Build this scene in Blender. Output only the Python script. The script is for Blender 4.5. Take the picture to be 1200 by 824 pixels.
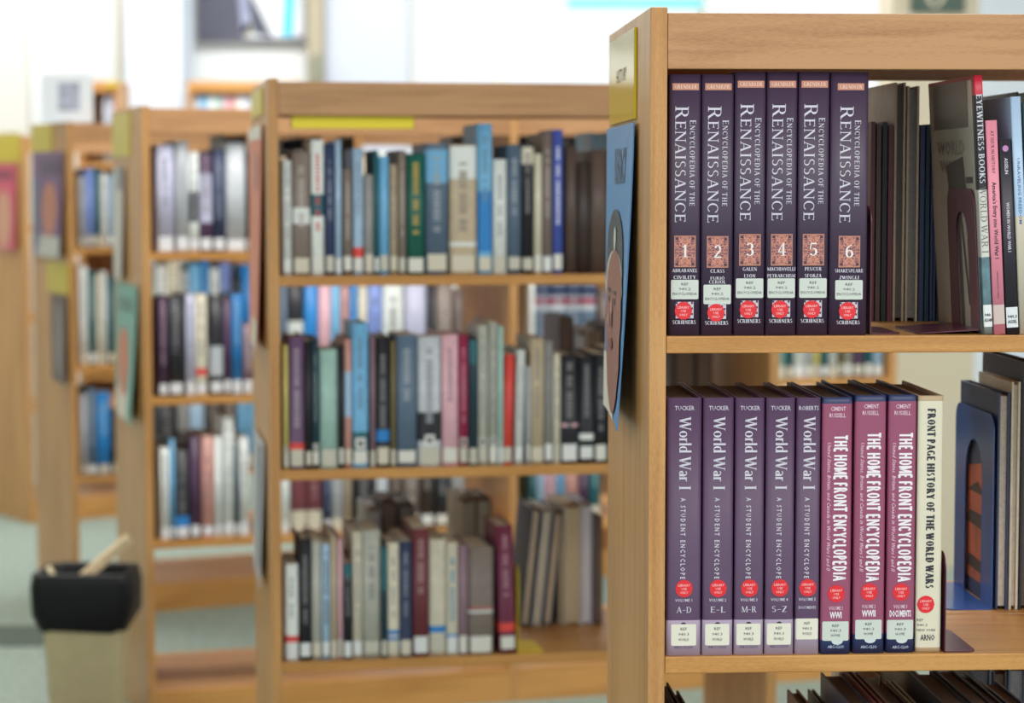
import bpy, bmesh, math, random
from mathutils import Vector, Matrix, Euler

for o in list(bpy.data.objects): bpy.data.objects.remove(o)
SC = bpy.context.scene
COL = SC.collection

# ------------------------------------------------------------------ camera
F, PITCH, EYE = 2743.0, 0.0712, 1.3185
cd = bpy.data.cameras.new('camera'); cam = bpy.data.objects.new('camera', cd); COL.objects.link(cam)
cam.location = (0, 0, EYE); cam.rotation_euler = (math.pi/2 - PITCH, 0, 0)
cd.sensor_width = 36; cd.lens = F/1200*36; cd.clip_start = .05; cd.clip_end = 200
cd.dof.use_dof = True; cd.dof.focus_distance = 2.56; cd.dof.aperture_fstop = 4.8
SC.camera = cam
# ------------------------------------------------------------------ light
SC.view_settings.view_transform = 'Standard'; SC.view_settings.look = 'None'
SC.view_settings.exposure = 0.0; SC.view_settings.gamma = 1
w = bpy.data.worlds.new('sky'); SC.world = w; w.use_nodes = True
w.node_tree.nodes['Background'].inputs[0].default_value = (.90, .96, 1, 1)
w.node_tree.nodes['Background'].inputs[1].default_value = 1.45
def area(name, loc, target, size, power, col):
    l = bpy.data.lights.new(name, 'AREA'); l.energy = power; l.color = col; l.shape = 'RECTANGLE'
    l.size, l.size_y = size
    o = bpy.data.objects.new(name, l); COL.objects.link(o); o.location = loc
    o.rotation_euler = (Vector(target)-Vector(loc)).to_track_quat('-Z', 'Y').to_euler()
area('fill_light', (1.4, .2, 3.2), (.5, 3, .8), (1.8, 1.2), 24, (1, .90, .78))  # unseen area light added over the near case
area('fill_light', (0, 4.9, 3.3), (0, 4.9, 0), (3.4, .6), 92, (1, .98, .95))  # unseen, added to light the cases behind
area('fill_light', (-1, 7.9, 3.3), (-1, 7.9, 0), (4.4, .6), 118, (.98, .98, 1))  # likewise out of view, added for the farther cases
area('fill_light', (-1.2, 9.7, 3.4), (-1.6, 12, 1.7), (4.5, .6), 130, (.96, .98, 1))  # added to brighten the back wall, no visible source
area('fill_light', (-3.2, 11.0, 3.4), (-3.2, 12, 1.5), (2.2, .5), 38, (.96, .98, 1))  # added for the dim back wall behind the grey partition

# ------------------------------------------------------------------ materials
def lin(c):
    return tuple(((x/255)/12.92 if x/255 <= .04045 else ((x/255+.055)/1.055)**2.4) for x in c)
_m = {}
def mat(col, rough=.5, noise=.0, spec=.5, metal=0, scale=30):
    k = (tuple(col), rough, noise, spec, metal, scale)
    if k in _m: return _m[k]
    m = bpy.data.materials.new('paint_%d' % len(_m)); m.use_nodes = True
    n = m.node_tree; b = n.nodes['Principled BSDF']
    c = lin(col); b.inputs['Base Color'].default_value = (*c, 1)
    b.inputs['Roughness'].default_value = rough; b.inputs['Metallic'].default_value = metal
    b.inputs['Specular IOR Level'].default_value = spec
    if noise:
        tc = n.nodes.new('ShaderNodeTexCoord'); t = n.nodes.new('ShaderNodeTexNoise'); t.inputs['Scale'].default_value = scale
        t.inputs['Detail'].default_value = 4
        r = n.nodes.new('ShaderNodeValToRGB'); n.links.new(tc.outputs['Object'], t.inputs['Vector']); n.links.new(t.outputs[0], r.inputs[0])
        r.color_ramp.elements[0].position = .3; r.color_ramp.elements[1].position = .7
        r.color_ramp.elements[0].color = (*[x*(1-noise) for x in c], 1); r.color_ramp.elements[1].color = (*[min(1, x*(1+noise)) for x in c], 1)
        n.links.new(r.outputs[0], b.inputs['Base Color'])
    _m[k] = m; return m
def wood(name, a, b_, axis, rough=.38, sc=1.0):
    m = bpy.data.materials.new(name); m.use_nodes = True; n = m.node_tree; L = n.links; b = n.nodes['Principled BSDF']
    tc = n.nodes.new('ShaderNodeTexCoord'); mp = n.nodes.new('ShaderNodeMapping'); L.new(tc.outputs['Object'], mp.inputs[0])
    s = [90*sc]*3; s[axis] = 5*sc; mp.inputs['Scale'].default_value = s
    t1 = n.nodes.new('ShaderNodeTexNoise'); t1.inputs['Scale'].default_value = 1; t1.inputs['Detail'].default_value = 6; t1.inputs['Distortion'].default_value = .4
    L.new(mp.outputs[0], t1.inputs['Vector'])
    mp2 = n.nodes.new('ShaderNodeMapping'); L.new(tc.outputs['Object'], mp2.inputs[0]); s2 = [14]*3; s2[axis] = 2; mp2.inputs['Scale'].default_value = s2
    t2 = n.nodes.new('ShaderNodeTexNoise'); t2.inputs['Scale'].default_value = 1; t2.inputs['Detail'].default_value = 3; L.new(mp2.outputs[0], t2.inputs['Vector'])
    mp3 = n.nodes.new('ShaderNodeMapping'); L.new(tc.outputs['Object'], mp3.inputs[0]); s3 = [900]*3; s3[axis] = 120; mp3.inputs['Scale'].default_value = s3
    t3 = n.nodes.new('ShaderNodeTexNoise'); t3.inputs['Scale'].default_value = 1; t3.inputs['Detail'].default_value = 1; L.new(mp3.outputs[0], t3.inputs['Vector'])
    ad = n.nodes.new('ShaderNodeMath'); ad.operation = 'MULTIPLY_ADD'; L.new(t2.outputs[0], ad.inputs[0]); ad.inputs[1].default_value = .9; L.new(t1.outputs[0], ad.inputs[2])
    ad2 = n.nodes.new('ShaderNodeMath'); ad2.operation = 'MULTIPLY_ADD'; L.new(t3.outputs[0], ad2.inputs[0]); ad2.inputs[1].default_value = .45; L.new(ad.outputs[0], ad2.inputs[2])
    r = n.nodes.new('ShaderNodeValToRGB'); L.new(ad2.outputs[0], r.inputs[0])
    mr = r.color_ramp; mr.elements[0].position = .85; mr.elements[1].position = 1.5 if False else 1.0
    sc_ = n.nodes.new('ShaderNodeMath'); sc_.operation = 'MULTIPLY'; sc_.inputs[1].default_value = .78; L.new(ad2.outputs[0], sc_.inputs[0]); L.new(sc_.outputs[0], r.inputs[0])
    mr.elements[0].position = .72; mr.elements[1].position = 1.0
    mr.elements[0].color = (*lin(b_), 1); mr.elements[1].color = (*lin(a), 1)
    L.new(r.outputs[0], b.inputs['Base Color']); b.inputs['Roughness'].default_value = rough
    bp = n.nodes.new('ShaderNodeBump'); bp.inputs['Strength'].default_value = .04; L.new(t1.outputs[0], bp.inputs['Height']); L.new(bp.outputs[0], b.inputs['Normal'])
    return m
W_SHELF = wood('maple_shelf', (206, 150, 82), (178, 122, 58), 0)
W_RAIL = wood('maple_rail', (190, 142, 96), (162, 114, 70), 0)
W_SIDE = wood('maple_side', (202, 150, 90), (174, 122, 66), 2)
def carpet():
    m = bpy.data.materials.new('carpet'); m.use_nodes = True; n = m.node_tree; b = n.nodes['Principled BSDF']
    tc = n.nodes.new('ShaderNodeTexCoord'); t = n.nodes.new('ShaderNodeTexNoise'); t.inputs['Scale'].default_value = 45; t.inputs['Detail'].default_value = 5
    n.links.new(tc.outputs['Object'], t.inputs['Vector']); r = n.nodes.new('ShaderNodeValToRGB'); n.links.new(t.outputs[0], r.inputs[0])
    r.color_ramp.elements[0].position = .3; r.color_ramp.elements[1].position = .7
    r.color_ramp.elements[0].color = (*lin((124, 138, 128)), 1); r.color_ramp.elements[1].color = (*lin((158, 172, 160)), 1)
    n.links.new(r.outputs[0], b.inputs['Base Color']); b.inputs['Roughness'].default_value = .95
    return m
CARPET = carpet()
def tile_mat():
    m = bpy.data.materials.new('arabesque_print'); m.use_nodes = True; n = m.node_tree; b = n.nodes['Principled BSDF']; L = n.links
    tc = n.nodes.new('ShaderNodeTexCoord'); mp = n.nodes.new('ShaderNodeMapping'); mp.inputs['Scale'].default_value = (1, 1, 1); L.new(tc.outputs['Object'], mp.inputs[0])
    ab = n.nodes.new('ShaderNodeVectorMath'); ab.operation = 'ABSOLUTE'; L.new(mp.outputs[0], ab.inputs[0])
    t = n.nodes.new('ShaderNodeTexNoise'); t.inputs['Scale'].default_value = 520; t.inputs['Detail'].default_value = 0; t.inputs['Distortion'].default_value = 1.6
    L.new(ab.outputs[0], t.inputs['Vector']); r = n.nodes.new('ShaderNodeValToRGB'); L.new(t.outputs[0], r.inputs[0])
    e = r.color_ramp.elements; e[0].position = .40; e[0].color = (*lin((78, 50, 84)), 1); e[1].position = .47; e[1].color = (*lin((214, 140, 112)), 1)
    q = e.new(.62); q.color = (*lin((220, 148, 118)), 1); q = e.new(.67); q.color = (*lin((96, 60, 88)), 1)
    L.new(r.outputs[0], b.inputs['Base Color']); b.inputs['Roughness'].default_value = .45
    return m
TILE = tile_mat()
WHITE = mat((238, 240, 240), .5); BLACK = mat((24, 22, 26), .45); CREAM = mat((228, 224, 206), .55)
PAGES = mat((206, 192, 166), .8, .12, scale=200); PAGES_D = mat((120, 98, 80), .8, .2, scale=200)
LBL = mat((206, 212, 202), .5); RED = mat((226, 34, 44), .4); INK = mat((70, 70, 72), .6); SILVER = mat((208, 204, 214), .45)

# ------------------------------------------------------------------ mesh helpers
def link(name, bm, m, parent=None, smooth=False, loc=None):
    me = bpy.data.meshes.new(name); bm.normal_update(); bm.to_mesh(me); bm.free()
    for x in (m if isinstance(m, (list, tuple)) else [m]): me.materials.append(x)
    if smooth:
        for p in me.polygons: p.use_smooth = True
    o = bpy.data.objects.new(name, me); COL.objects.link(o)
    if parent: o.parent = parent
    if loc: o.location = loc
    return o
def box(bm, x0, x1, y0, y1, z0, z1, mi=0, bev=0):
    v = [bm.verts.new((x, y, z)) for x in (x0, x1) for y in (y0, y1) for z in (z0, z1)]
    fs = []
    for q in ((0, 1, 3, 2), (4, 6, 7, 5), (0, 4, 5, 1), (2, 3, 7, 6), (0, 2, 6, 4), (1, 5, 7, 3)):
        f = bm.faces.new([v[i] for i in q]); f.material_index = mi; fs.append(f)
    if bev:
        es = list({e for f in fs for e in f.edges})
        bmesh.ops.bevel(bm, geom=es, offset=bev, segments=2, profile=.5, affect='EDGES')
def part(name, parent, m, *b, bev=0):
    bm = bmesh.new(); box(bm, *b, bev=bev); return link(name, bm, m, parent)
def tag(o, label, cat, group=None):
    o['label'] = label; o['category'] = cat
    if group: o['group'] = group
    return o
def empty(name, loc=(0, 0, 0), rot=(0, 0, 0)):
    o = bpy.data.objects.new(name, None); o.empty_display_size = .05; COL.objects.link(o); o.location = loc; o.rotation_euler = rot; return o
def structure(name, m, *b):
    o = part(name, None, m, *b); o['kind'] = 'structure'; return o

# ------------------------------------------------------------------ lettering
class SF:  # small serif alphabet drawn as strokes; cap height 1
    T, N, S = .15, .065, .05
def g_line(out, x0, y0, x1, y1, w):
    d = Vector((x1-x0, y1-y0)); n = Vector((-d.y, d.x)).normalized()*w/2
    # horizontal-cut ends for slanted stems
    if abs(d.y) > abs(d.x)*.6:
        hx = w/2/abs(d.normalized().y)
        out.append([(x0-hx, y0), (x0+hx, y0), (x1+hx, y1), (x1-hx, y1)])
    else: out.append([(x0+n.x, y0+n.y), (x0-n.x, y0-n.y), (x1-n.x, y1-n.y), (x1+n.x, y1+n.y)])
def g_arc(out, cx, cy, rx, ry, a0, a1, T=None, n=10):
    T = T or SF.T; pts = []
    for i in range(n+1):
        a = math.radians(a0+(a1-a0)*i/n); c, s = math.cos(a), math.sin(a)
        w = SF.N+(T-SF.N)*abs(c)**1.5
        pts.append(((cx+rx*c, cy+ry*s), (cx+(rx-w)*c, cy+(ry-w*.9)*s)))
    for i in range(n): out.append([pts[i][0], pts[i][1], pts[i+1][1], pts[i+1][0]])
def g_ser(out, x, y, w=.30, up=True):
    if SF.S < .001: return
    h = SF.S; y0, y1 = (y, y+h) if up else (y-h, y); out.append([(x-w/2, y0), (x+w/2, y0), (x+w/2, y1), (x-w/2, y1)])
def glyph(ch):
    o = []; T, N = SF.T, SF.N
    def stem(x, a=0, b=1, w=None, s=.3, bot=True, top=True):
        g_line(o, x, a, x, b, w or T)
        if bot: g_ser(o, x, a, s)
        if top: g_ser(o, x, b, s, False)
    def bar(x0, x1, y, w=None): g_line(o, x0, y, x1, y, w or N)
    def tick(x, y, h):
        if SF.S > .001: o.append([(x-.025, y), (x+.025, y), (x+.025, y+h), (x-.025, y+h)])
    W = .7
    if ch == 'R': stem(.17); bar(.17, .42, .97); bar(.17, .42, .5); g_arc(o, .38, .735, .27, .265, -90, 90); g_line(o, .42, .5, .70, 0, T); g_ser(o, .74, 0, .2); W = .84
    elif ch == 'P': stem(.17); bar(.17, .4, .97); bar(.17, .4, .47); g_arc(o, .36, .72, .27, .28, -90, 90); W = .68
    elif ch == 'B': stem(.17); bar(.17, .4, .97); bar(.17, .4, .52); bar(.17, .42, .03); g_arc(o, .36, .745, .24, .255, -90, 90); g_arc(o, .38, .27, .28, .27, -90, 90); W = .72
    elif ch == 'E': stem(.17); bar(.17, .6, .97); bar(.17, .5, .52); bar(.17, .63, .03); tick(.6, .84, .16); tick(.63, 0, .18); tick(.5, .43, .18); W = .70
    elif ch == 'F': stem(.17); bar(.17, .6, .97); bar(.17, .5, .52); tick(.6, .82, .18); tick(.5, .43, .18); W = .66
    elif ch == 'L': stem(.17); bar(.17, .6, .03); tick(.6, 0, .2); W = .66
    elif ch == 'N': bl = SF.S < .001; stem(.14, w=T if bl else N, s=.26); stem(.76, w=T if bl else N, s=.26, bot=False); g_line(o, .16, .98, .76, 0, T*(.8 if bl else 1)); W = .9
    elif ch == 'A': g_line(o, .1, 0, .4, 1, N); g_line(o, .41, 1, .72, 0, T); bar(.2, .6, .33); g_ser(o, .1, 0, .24); g_ser(o, .72, 0, .28); W = .84
    elif ch == 'I': stem(.18); W = .36
    elif ch == 'H': stem(.17); stem(.7); bar(.17, .7, .52); W = .88
    elif ch == 'T': stem(.38, top=False); bar(.04, .72, .97); tick(.05, .78, .22); tick(.71, .78, .22); W = .76
    elif ch == 'S':
        g_arc(o, .3, .75, .25, .25, 40, 270, T*.75); g_arc(o, .28, .27, .27, .27, -140, 90, T*.85); W = .6
    elif ch == 'C': g_arc(o, .43, .5, .4, .5, 45, 315, n=16); tick(.72, .68, .22); W = .8
    elif ch == 'G': g_arc(o, .43, .5, .4, .5, 45, 300, n=16); stem(.72, 0, .42, w=T*.8, bot=False, s=.26); W = .88
    elif ch == 'O': g_arc(o, .43, .5, .4, .5, 0, 360, n=20); W = .86
    elif ch == 'D': stem(.17); bar(.17, .4, .97); bar(.17, .4, .03); g_arc(o, .36, .5, .42, .5, -90, 90, n=12); W = .84
    elif ch == 'Y': g_line(o, .1, 1, .38, .48, T); g_line(o, .66, 1, .38, .48, N); g_line(o, .38, 0, .38, .5, T); g_ser(o, .38, 0); g_ser(o, .1, 1, .26, False); g_ser(o, .66, 1, .2, False); W = .76
    elif ch == 'W': g_line(o, .1, 1, .32, 0, T); g_line(o, .32, 0, .54, 1, N); g_line(o, .54, 1, .76, 0, T); g_line(o, .76, 0, 1, 1, N); g_ser(o, .1, 1, .26, False); g_ser(o, .54, 1, .2, False); g_ser(o, 1, 1, .2, False); W = 1.1
    elif ch == 'M': stem(.12, w=T if SF.S < .001 else N, s=.22); stem(.9); g_line(o, .14, 1, .48, .05, T); g_line(o, .48, .05, .83, 1, N); W = 1.0
    elif ch == 'Z': bar(.06, .6, .97); bar(.06, .62, .03); g_line(o, .1, .02, .58, .98, T); W = .68
    elif ch == 'U': stem(.17, .3, bot=False); g_arc(o, .42, .32, .32, .32, 180, 360); stem(.71, .3, w=N, bot=False, s=.24); W = .86
    elif ch == 'V': g_line(o, .1, 1, .4, 0, T); g_line(o, .4, 0, .68, 1, N); g_ser(o, .1, 1, .26, False); g_ser(o, .68, 1, .2, False); W = .78
    elif ch == 'K': stem(.17); g_line(o, .2, .45, .64, 1, N); g_line(o, .34, .55, .7, 0, T); g_ser(o, .64, 1, .2, False); g_ser(o, .7, 0, .22); W = .8
    elif ch == 'Ó': g_arc(o, .43, .5, .4, .5, 0, 360, n=20); g_line(o, .4, 1.06, .55, 1.22, .1); W = .86
    elif ch == 'o': g_arc(o, .3, .33, .27, .34, 0, 360, n=16); W = .6
    elif ch == 'r': stem(.14, 0, .66, s=.26, top=False); g_arc(o, .32, .42, .18, .24, 60, 170, N*1.5); W = .44
    elif ch == 'l': stem(.12, 0, 1.05, s=.24, top=False); W = .25
    elif ch == 'd': g_arc(o, .28, .33, .25, .34, 0, 360, n=16); stem(.47, 0, 1.05, s=.2, top=False); W = .6
    elif ch == 'a': g_arc(o, .24, .18, .2, .19, 0, 360); stem(.42, 0, .5, s=.16, top=False); g_arc(o, .25, .47, .21, .2, 10, 150, N*1.6); W = .54
    elif ch == '-': bar(.05, .5, .42, .07); W = .55
    elif ch == "1": stem(.22, s=.34, top=False); g_line(o, .06, .8, .22, .98, N); W = .46
    elif ch == "2": g_arc(o, .3, .72, .24, .28, -20, 165); g_line(o, .08, .05, .5, .62, T*.8); bar(.06, .56, .05, .1); W = .62
    elif ch == "3": g_arc(o, .28, .75, .22, .25, -90, 150); g_arc(o, .28, .28, .25, .28, -150, 90); W = .6
    elif ch == "4": g_line(o, .42, 0, .42, 1, T); g_line(o, .04, .3, .4, .98, N); bar(.03, .6, .3, .08); g_ser(o, .42, 0); W = .64
    elif ch == "5": g_arc(o, .28, .3, .26, .3, -150, 100); g_line(o, .1, .5, .14, .97, N); bar(.12, .5, .93, .1); W = .6
    elif ch == "6": g_arc(o, .3, .3, .26, .3, 0, 360, n=16); g_arc(o, .52, .45, .48, .55, 100, 185, T*.8); W = .62
    else: W = .36
    return o, W
def serif(text, small=.8, track=.06, weight=1.0, cap=None, caps_each=False, block=False):
    """polygons of a text in serif caps (small caps at 'small'), laid from x=0, height 1"""
    SF.T, SF.N, SF.S = (.29, .19, 0) if block else (.15*weight, .065*weight, .05*weight)
    polys = []; x = 0; first = True
    for ch in text:
        if ch == ' ': x += .32; first = caps_each; continue
        g, W = glyph(ch); s = 1 if (first or ch.islower() or cap) else small
        for p in g: polys.append([(x+a*s, b*s) for a, b in p])
        x += W*s+track; first = False
    return polys, x-track, 1.0
_sc = {}
def sans(text, bold=0, shear=0, space=1):
    k = (text, bold, shear, space)
    if k not in _sc:
        c = bpy.data.curves.new('t', 'FONT'); c.body = text; c.size = 1; c.resolution_u = 1; c.offset = bold; c.shear = shear; c.space_character = space; c.align_x = 'LEFT'
        o = bpy.data.objects.new('t', c); me = bpy.data.meshes.new_from_object(o)
        vs = [(v.co.x, v.co.y) for v in me.vertices]; fs = [tuple(p.vertices) for p in me.polygons]
        bpy.data.objects.remove(o); bpy.data.curves.remove(c); bpy.data.meshes.remove(me)
        _sc[k] = (vs, fs)
    return _sc[k]
def fit_polys(polys, x0, x1, y0, y1, rot):
    """fit into box; rot: reads downwards with letter tops to the right"""
    xs = [p[0] for q in polys for p in q]; ys = [p[1] for q in polys for p in q]
    a0, a1, b0, b1 = min(xs), max(xs), min(ys), max(ys)
    r = []
    for q in polys:
        n = []
        for a, b in q:
            s, t = (a-a0)/(a1-a0), (b-b0)/(b1-b0)
            n.append((x0+t*(x1-x0), y1-s*(y1-y0)) if rot else (x0+s*(x1-x0), y0+t*(y1-y0)))
        r.append(n)
    return r
def text_polys(text, x0, x1, y0, y1, rot=False, kind='sans', **kw):
    if kind == 'serif': P, _, _ = serif(text, **kw)
    else:
        vs, fs = sans(text, **kw); P = [[vs[i] for i in f] for f in fs]
    return fit_polys(P, x0, x1, y0, y1, rot)
def rect_polys(x0, x1, y0, y1, r=0, n=6):
    if not r:
        return [[(x0+(x1-x0)*i/n, y0), (x0+(x1-x0)*(i+1)/n, y0), (x0+(x1-x0)*(i+1)/n, y1), (x0+(x1-x0)*i/n, y1)] for i in range(n)]
    out = []
    xs = sorted(set([x0+(x1-x0)*i/n for i in range(n+1)]+[x0+r*(1-math.cos(a*math.pi/8)) for a in range(5)]+[x1-r*(1-math.cos(a*math.pi/8)) for a in range(5)]))
    def ins(x):
        d = max(0, r-min(x-x0, x1-x)); return r-math.sqrt(max(0, r*r-d*d))
    for a, b in zip(xs, xs[1:]): out.append([(a, y0+ins(a)), (b, y0+ins(b)), (b, y1-ins(b)), (a, y1-ins(a))])
    return out
def disc_polys(cx, cy, r, n=12, a0=0, a1=360, ry=None):
    ry = ry or r; out = []
    for i in range(n):
        t0, t1 = -1+2*i/n, -1+2*(i+1)/n
        h0, h1 = math.sqrt(max(0, 1-t0*t0)), math.sqrt(max(0, 1-t1*t1))
        lo = 0 if a0 == 'top' else -1
        out.append([(cx+t0*r, cy+lo*h0*ry), (cx+t1*r, cy+lo*h1*ry), (cx+t1*r, cy+h1*ry), (cx+t0*r, cy+h0*ry)])
    return out

# ------------------------------------------------------------------ books
def prof(s, w, r, p): # spine bulge, s in 0..w
    t = abs(2*s/w-1); return -r*(1-min(1, t)**p)
def cover_mesh(w, h, d, bands, r, p, board=.0026, seg=8, hard=True):
    """cover wrapped round the pages: spine at y=0 facing -y, boards run to y=d; bands [(z, material index)...] ascending"""
    bm = bmesh.new()
    outer = [(0, d)]+[(w*i/seg, r+prof(w*i/seg, w, r, p)) for i in range(seg+1)]+[(w, d)]
    b = board
    inner = [(w-b, d), (w-b, r+b), (b, r+b), (b, d)]
    zs = [z for z, _ in bands]+[h]
    rings = [[bm.verts.new((x, y, z)) for x, y in outer+inner] for z in zs]
    n = len(outer)+len(inner)
    for k in range(len(zs)-1):
        for i in range(n):
            j = (i+1) % n
            f = bm.faces.new((rings[k][i], rings[k][j], rings[k+1][j], rings[k+1][i])); f.material_index = bands[k][1]
            f.smooth = 1 <= i < len(outer)-2
    no = len(outer)
    for ring, up in ((rings[0], False), (rings[-1], True)):
        mi = bands[0][1] if not up else bands[-1][1]
        q = [[ring[0], ring[1], ring[no+2], ring[no+3]], [ring[no-2], ring[no-1], ring[no], ring[no+1]],
             [ring[i] for i in range(1, no-1)]+[ring[no+1], ring[no+2]]]
        for a in q:
            f = bm.faces.new(a if not up else a[::-1]); f.material_index = mi
    bmesh.ops.recalc_face_normals(bm, faces=bm.faces)
    return bm
class Book:
    def __init__(s, w, h, d, loc, yaw, lean=0, r=.002, p=6, bands=None, mats=None, hard=True, seg=8, pages=PAGES, name='book', tip=0):
        s.w, s.h, s.d, s.r, s.p = w, h, d, r, p
        s.root = empty(name, loc, (tip, lean, yaw))
        b = .0026 if hard else .0006
        link('cover', cover_mesh(w, h, d, bands or [(0, 0)], r, p, b, seg), mats, s.root)
        bm = bmesh.new(); ins = .004 if hard else .0002
        box(bm, b+.0001, w-b-.0001, r+b+.0005, d-(.004 if hard else .0003), ins, h-ins)
        link('page_block', bm, pages, s.root)
    def flat(s, name, polys, m, off=.0003, label=None, parent=None):
        bm = bmesh.new()
        for q in polys:
            # cut wide pieces so they follow the curve of the spine
            try: bm.faces.new([bm.verts.new((x, s.r+prof(x, s.w, s.r, s.p)-off, z)) for x, z in q])
            except Exception: pass
        for f in bm.faces:
            f.normal_update()
            if f.normal.y > 0: f.normal_flip()
        o = link(name, bm, m, parent or s.root)
        if parent: o.location = -parent.location
        if label: o['label'] = label
        return o

# ------------------------------------------------------------------ bookcase frames
ORD = ['', 'first', 'second', 'third', 'fourth', 'fifth', 'sixth', 'seventh', 'eighth', 'ninth', 'tenth', 'eleventh', 'twelfth', 'thirteenth', 'fourteenth', 'fifteenth', 'sixteenth', 'seventeenth', 'eighteenth', 'nineteenth', 'twentieth',
       'twenty-first', 'twenty-second', 'twenty-third', 'twenty-fourth', 'twenty-fifth', 'twenty-sixth', 'twenty-seventh', 'twenty-eighth', 'twenty-ninth', 'thirtieth', 'thirty-first', 'thirty-second', 'thirty-third', 'thirty-fourth', 'thirty-fifth']
T_TOP, S1, BASE, WID, DEP, TH = 1.5076, 1.1551, .0857, .9267, .4755, .0185
class Unit:
    def __init__(s, X, Y, yaw, s1=S1, s2=S1-.35, s3=S1-.70):
        s.X, s.Y, s.a = X, Y, yaw; s.c, s.s = math.cos(yaw), math.sin(yaw); s.sh = [s1, s2, s3]
    def P(s, u, v, z): return Vector((s.X+u*s.c-v*s.s, s.Y+u*s.s+v*s.c, z))
    def u(s, px, v, z):  # distance along the case that appears at column px
        k = (px-600)/F; cp, sp = math.cos(PITCH), math.sin(PITCH)
        # X+u c - v s = k*((Y+u s+v c)cp-(z-EYE)sp)
        return (k*((s.Y+v*s.c)*cp-(z-EYE)*sp)-s.X+v*s.s)/(s.c-k*s.s*cp)
    def z(s, py, u, v):
        b = (412-py)/F; y = s.Y+u*s.s+v*s.c; cp, sp = math.cos(PITCH), math.sin(PITCH)
        return EYE+y*(b*cp-sp)/(cp+b*sp)
U1 = Unit(.1478, 2.5179, .0516); U2 = Unit(-.4340, 4.1814, .1721); U3 = Unit(-.884, 5.6136, .3150)
U4 = Unit(-1.3325, 7.0559, .4322, 1.128, .770, .432); U5 = Unit(-1.877, 9.041, .58)
def bookcase(U, name, label, sections=1, group='double-faced maple bookcases', extra=0):
    r = tag(empty(name, (U.X, U.Y, 0), (0, 0, U.a)), label, 'bookcase', group)
    Wt = WID*sections+extra
    for k in range(sections+1):
        u0 = k*(WID) if k < sections else Wt
        if k in (0, sections): a, b = (0, TH) if k == 0 else (Wt, Wt+TH)
        else: a, b = u0, u0+TH
        part('side_panel' if k in (0, sections) else 'divider_panel', r, W_SIDE, a, b, 0, DEP, 0, T_TOP if k in (0, sections) else T_TOP-.027, bev=.0012)
    for k in range(sections):
        a, b = k*WID+TH+.0004, ((k+1)*WID if k < sections-1 else Wt)-.0004
        part('top_board', r, W_RAIL, a, b, .0205, DEP-.0205, T_TOP-.026, T_TOP-.006)
        part('front_rail', r, W_RAIL, a, b, .001, .020, T_TOP-.0655, T_TOP-.006, bev=.001)
        part('back_rail', r, W_RAIL, a, b, DEP-.020, DEP-.001, T_TOP-.057, T_TOP-.006, bev=.001)
        for z in U.sh:
            part('shelf', r, W_SHELF, a, b, .001, .234, z-.0185, z, bev=.0012)
            part('shelf', r, W_SHELF, a, b, .241, DEP-.001, z-.0185, z, bev=.0012)
        part('base_shelf', r, W_RAIL, a, b, .0205, DEP-.0205, BASE-.0185, BASE, bev=.001)
        part('kick_board', r, W_SHELF, a, b, .001, .020, 0, BASE, bev=.001)
        part('kick_board', r, W_SHELF, a, b, DEP-.020, DEP-.001, 0, BASE, bev=.001)
    return r
bookcase(U1, 'bookcase', 'nearest maple bookcase, in sharp focus, holding purple encyclopedia sets')
bookcase(U2, 'bookcase', 'second maple bookcase, with orange poster on its end and long yellow strip')
bookcase(U3, 'bookcase', 'third maple bookcase, beside the waste bin, with teal poster on its end', 2, extra=.14)
bookcase(U4, 'bookcase', 'fourth maple bookcase, with purple poster and white sign standing on top', 2)
bookcase(U5, 'bookcase', 'farthest left maple bookcase, at the photo edge with pink poster on its end')

# ------------------------------------------------------------------ room
structure('floor', CARPET, -6, 7, -3, 14, -.05, 0)
structure('ceiling', mat((236, 234, 226), .8), -6, 7, 1.2, 12, 3.5, 3.6)
structure('wall_left', mat((226, 222, 210), .8), -6, -5.9, -1, 12, 0, 3.5)
WB = mat((240, 242, 240), .7); WCOOL = mat((222, 230, 242), .7); WBEIGE = mat((216, 206, 182), .7); WPOST = mat((176, 166, 142), .7); WGREY = mat((214, 212, 204), .7); WPALE = mat((206, 212, 226), .7)
YB = 12.0
def bx(px, y=YB): return (px-600)/F*y
def bz(py, y=YB): return EYE+y*((412-py)/F*math.cos(PITCH)-math.sin(PITCH))/(math.cos(PITCH)+(412-py)/F*math.sin(PITCH))
SILL, HEAD = .95, 3.3
structure('wall_back', WB, -6, bx(383), YB, YB+.2, 0, 4)
structure('wall_right', mat((226, 232, 240), .7), bx(1144), 7, YB, YB+.2, 0, 4)
structure('wall_back', WPALE, bx(383)+.001, bx(480), YB-.02, YB+.2, 0, 4)
structure('wall_front', WB, bx(480)+.001, bx(1144)-.001, YB, YB+.2, 0, SILL)
structure('wall_front', WB, bx(480)+.001, bx(1144)-.001, YB, YB+.2, HEAD, 4)
structure('wall_left', WGREY, -6, bx(34, 10.2), 10.2, 10.3, 0, 4)
structure('trim_1', WPOST, bx(362, 11.9), bx(380, 11.9), 11.88, 11.975, 0, 4)
structure('trim_2', WBEIGE, bx(141), bx(147), YB-.03, YB-.001, 0, 4)
structure('wall_column', WCOOL, bx(150, 11.4), bx(214, 11.4), 11.4, 11.9, 0, 4)
structure('wall_pillar', WBEIGE, bx(1042, 8), bx(1143, 8), 8, 8.3, 0, 4)
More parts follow.
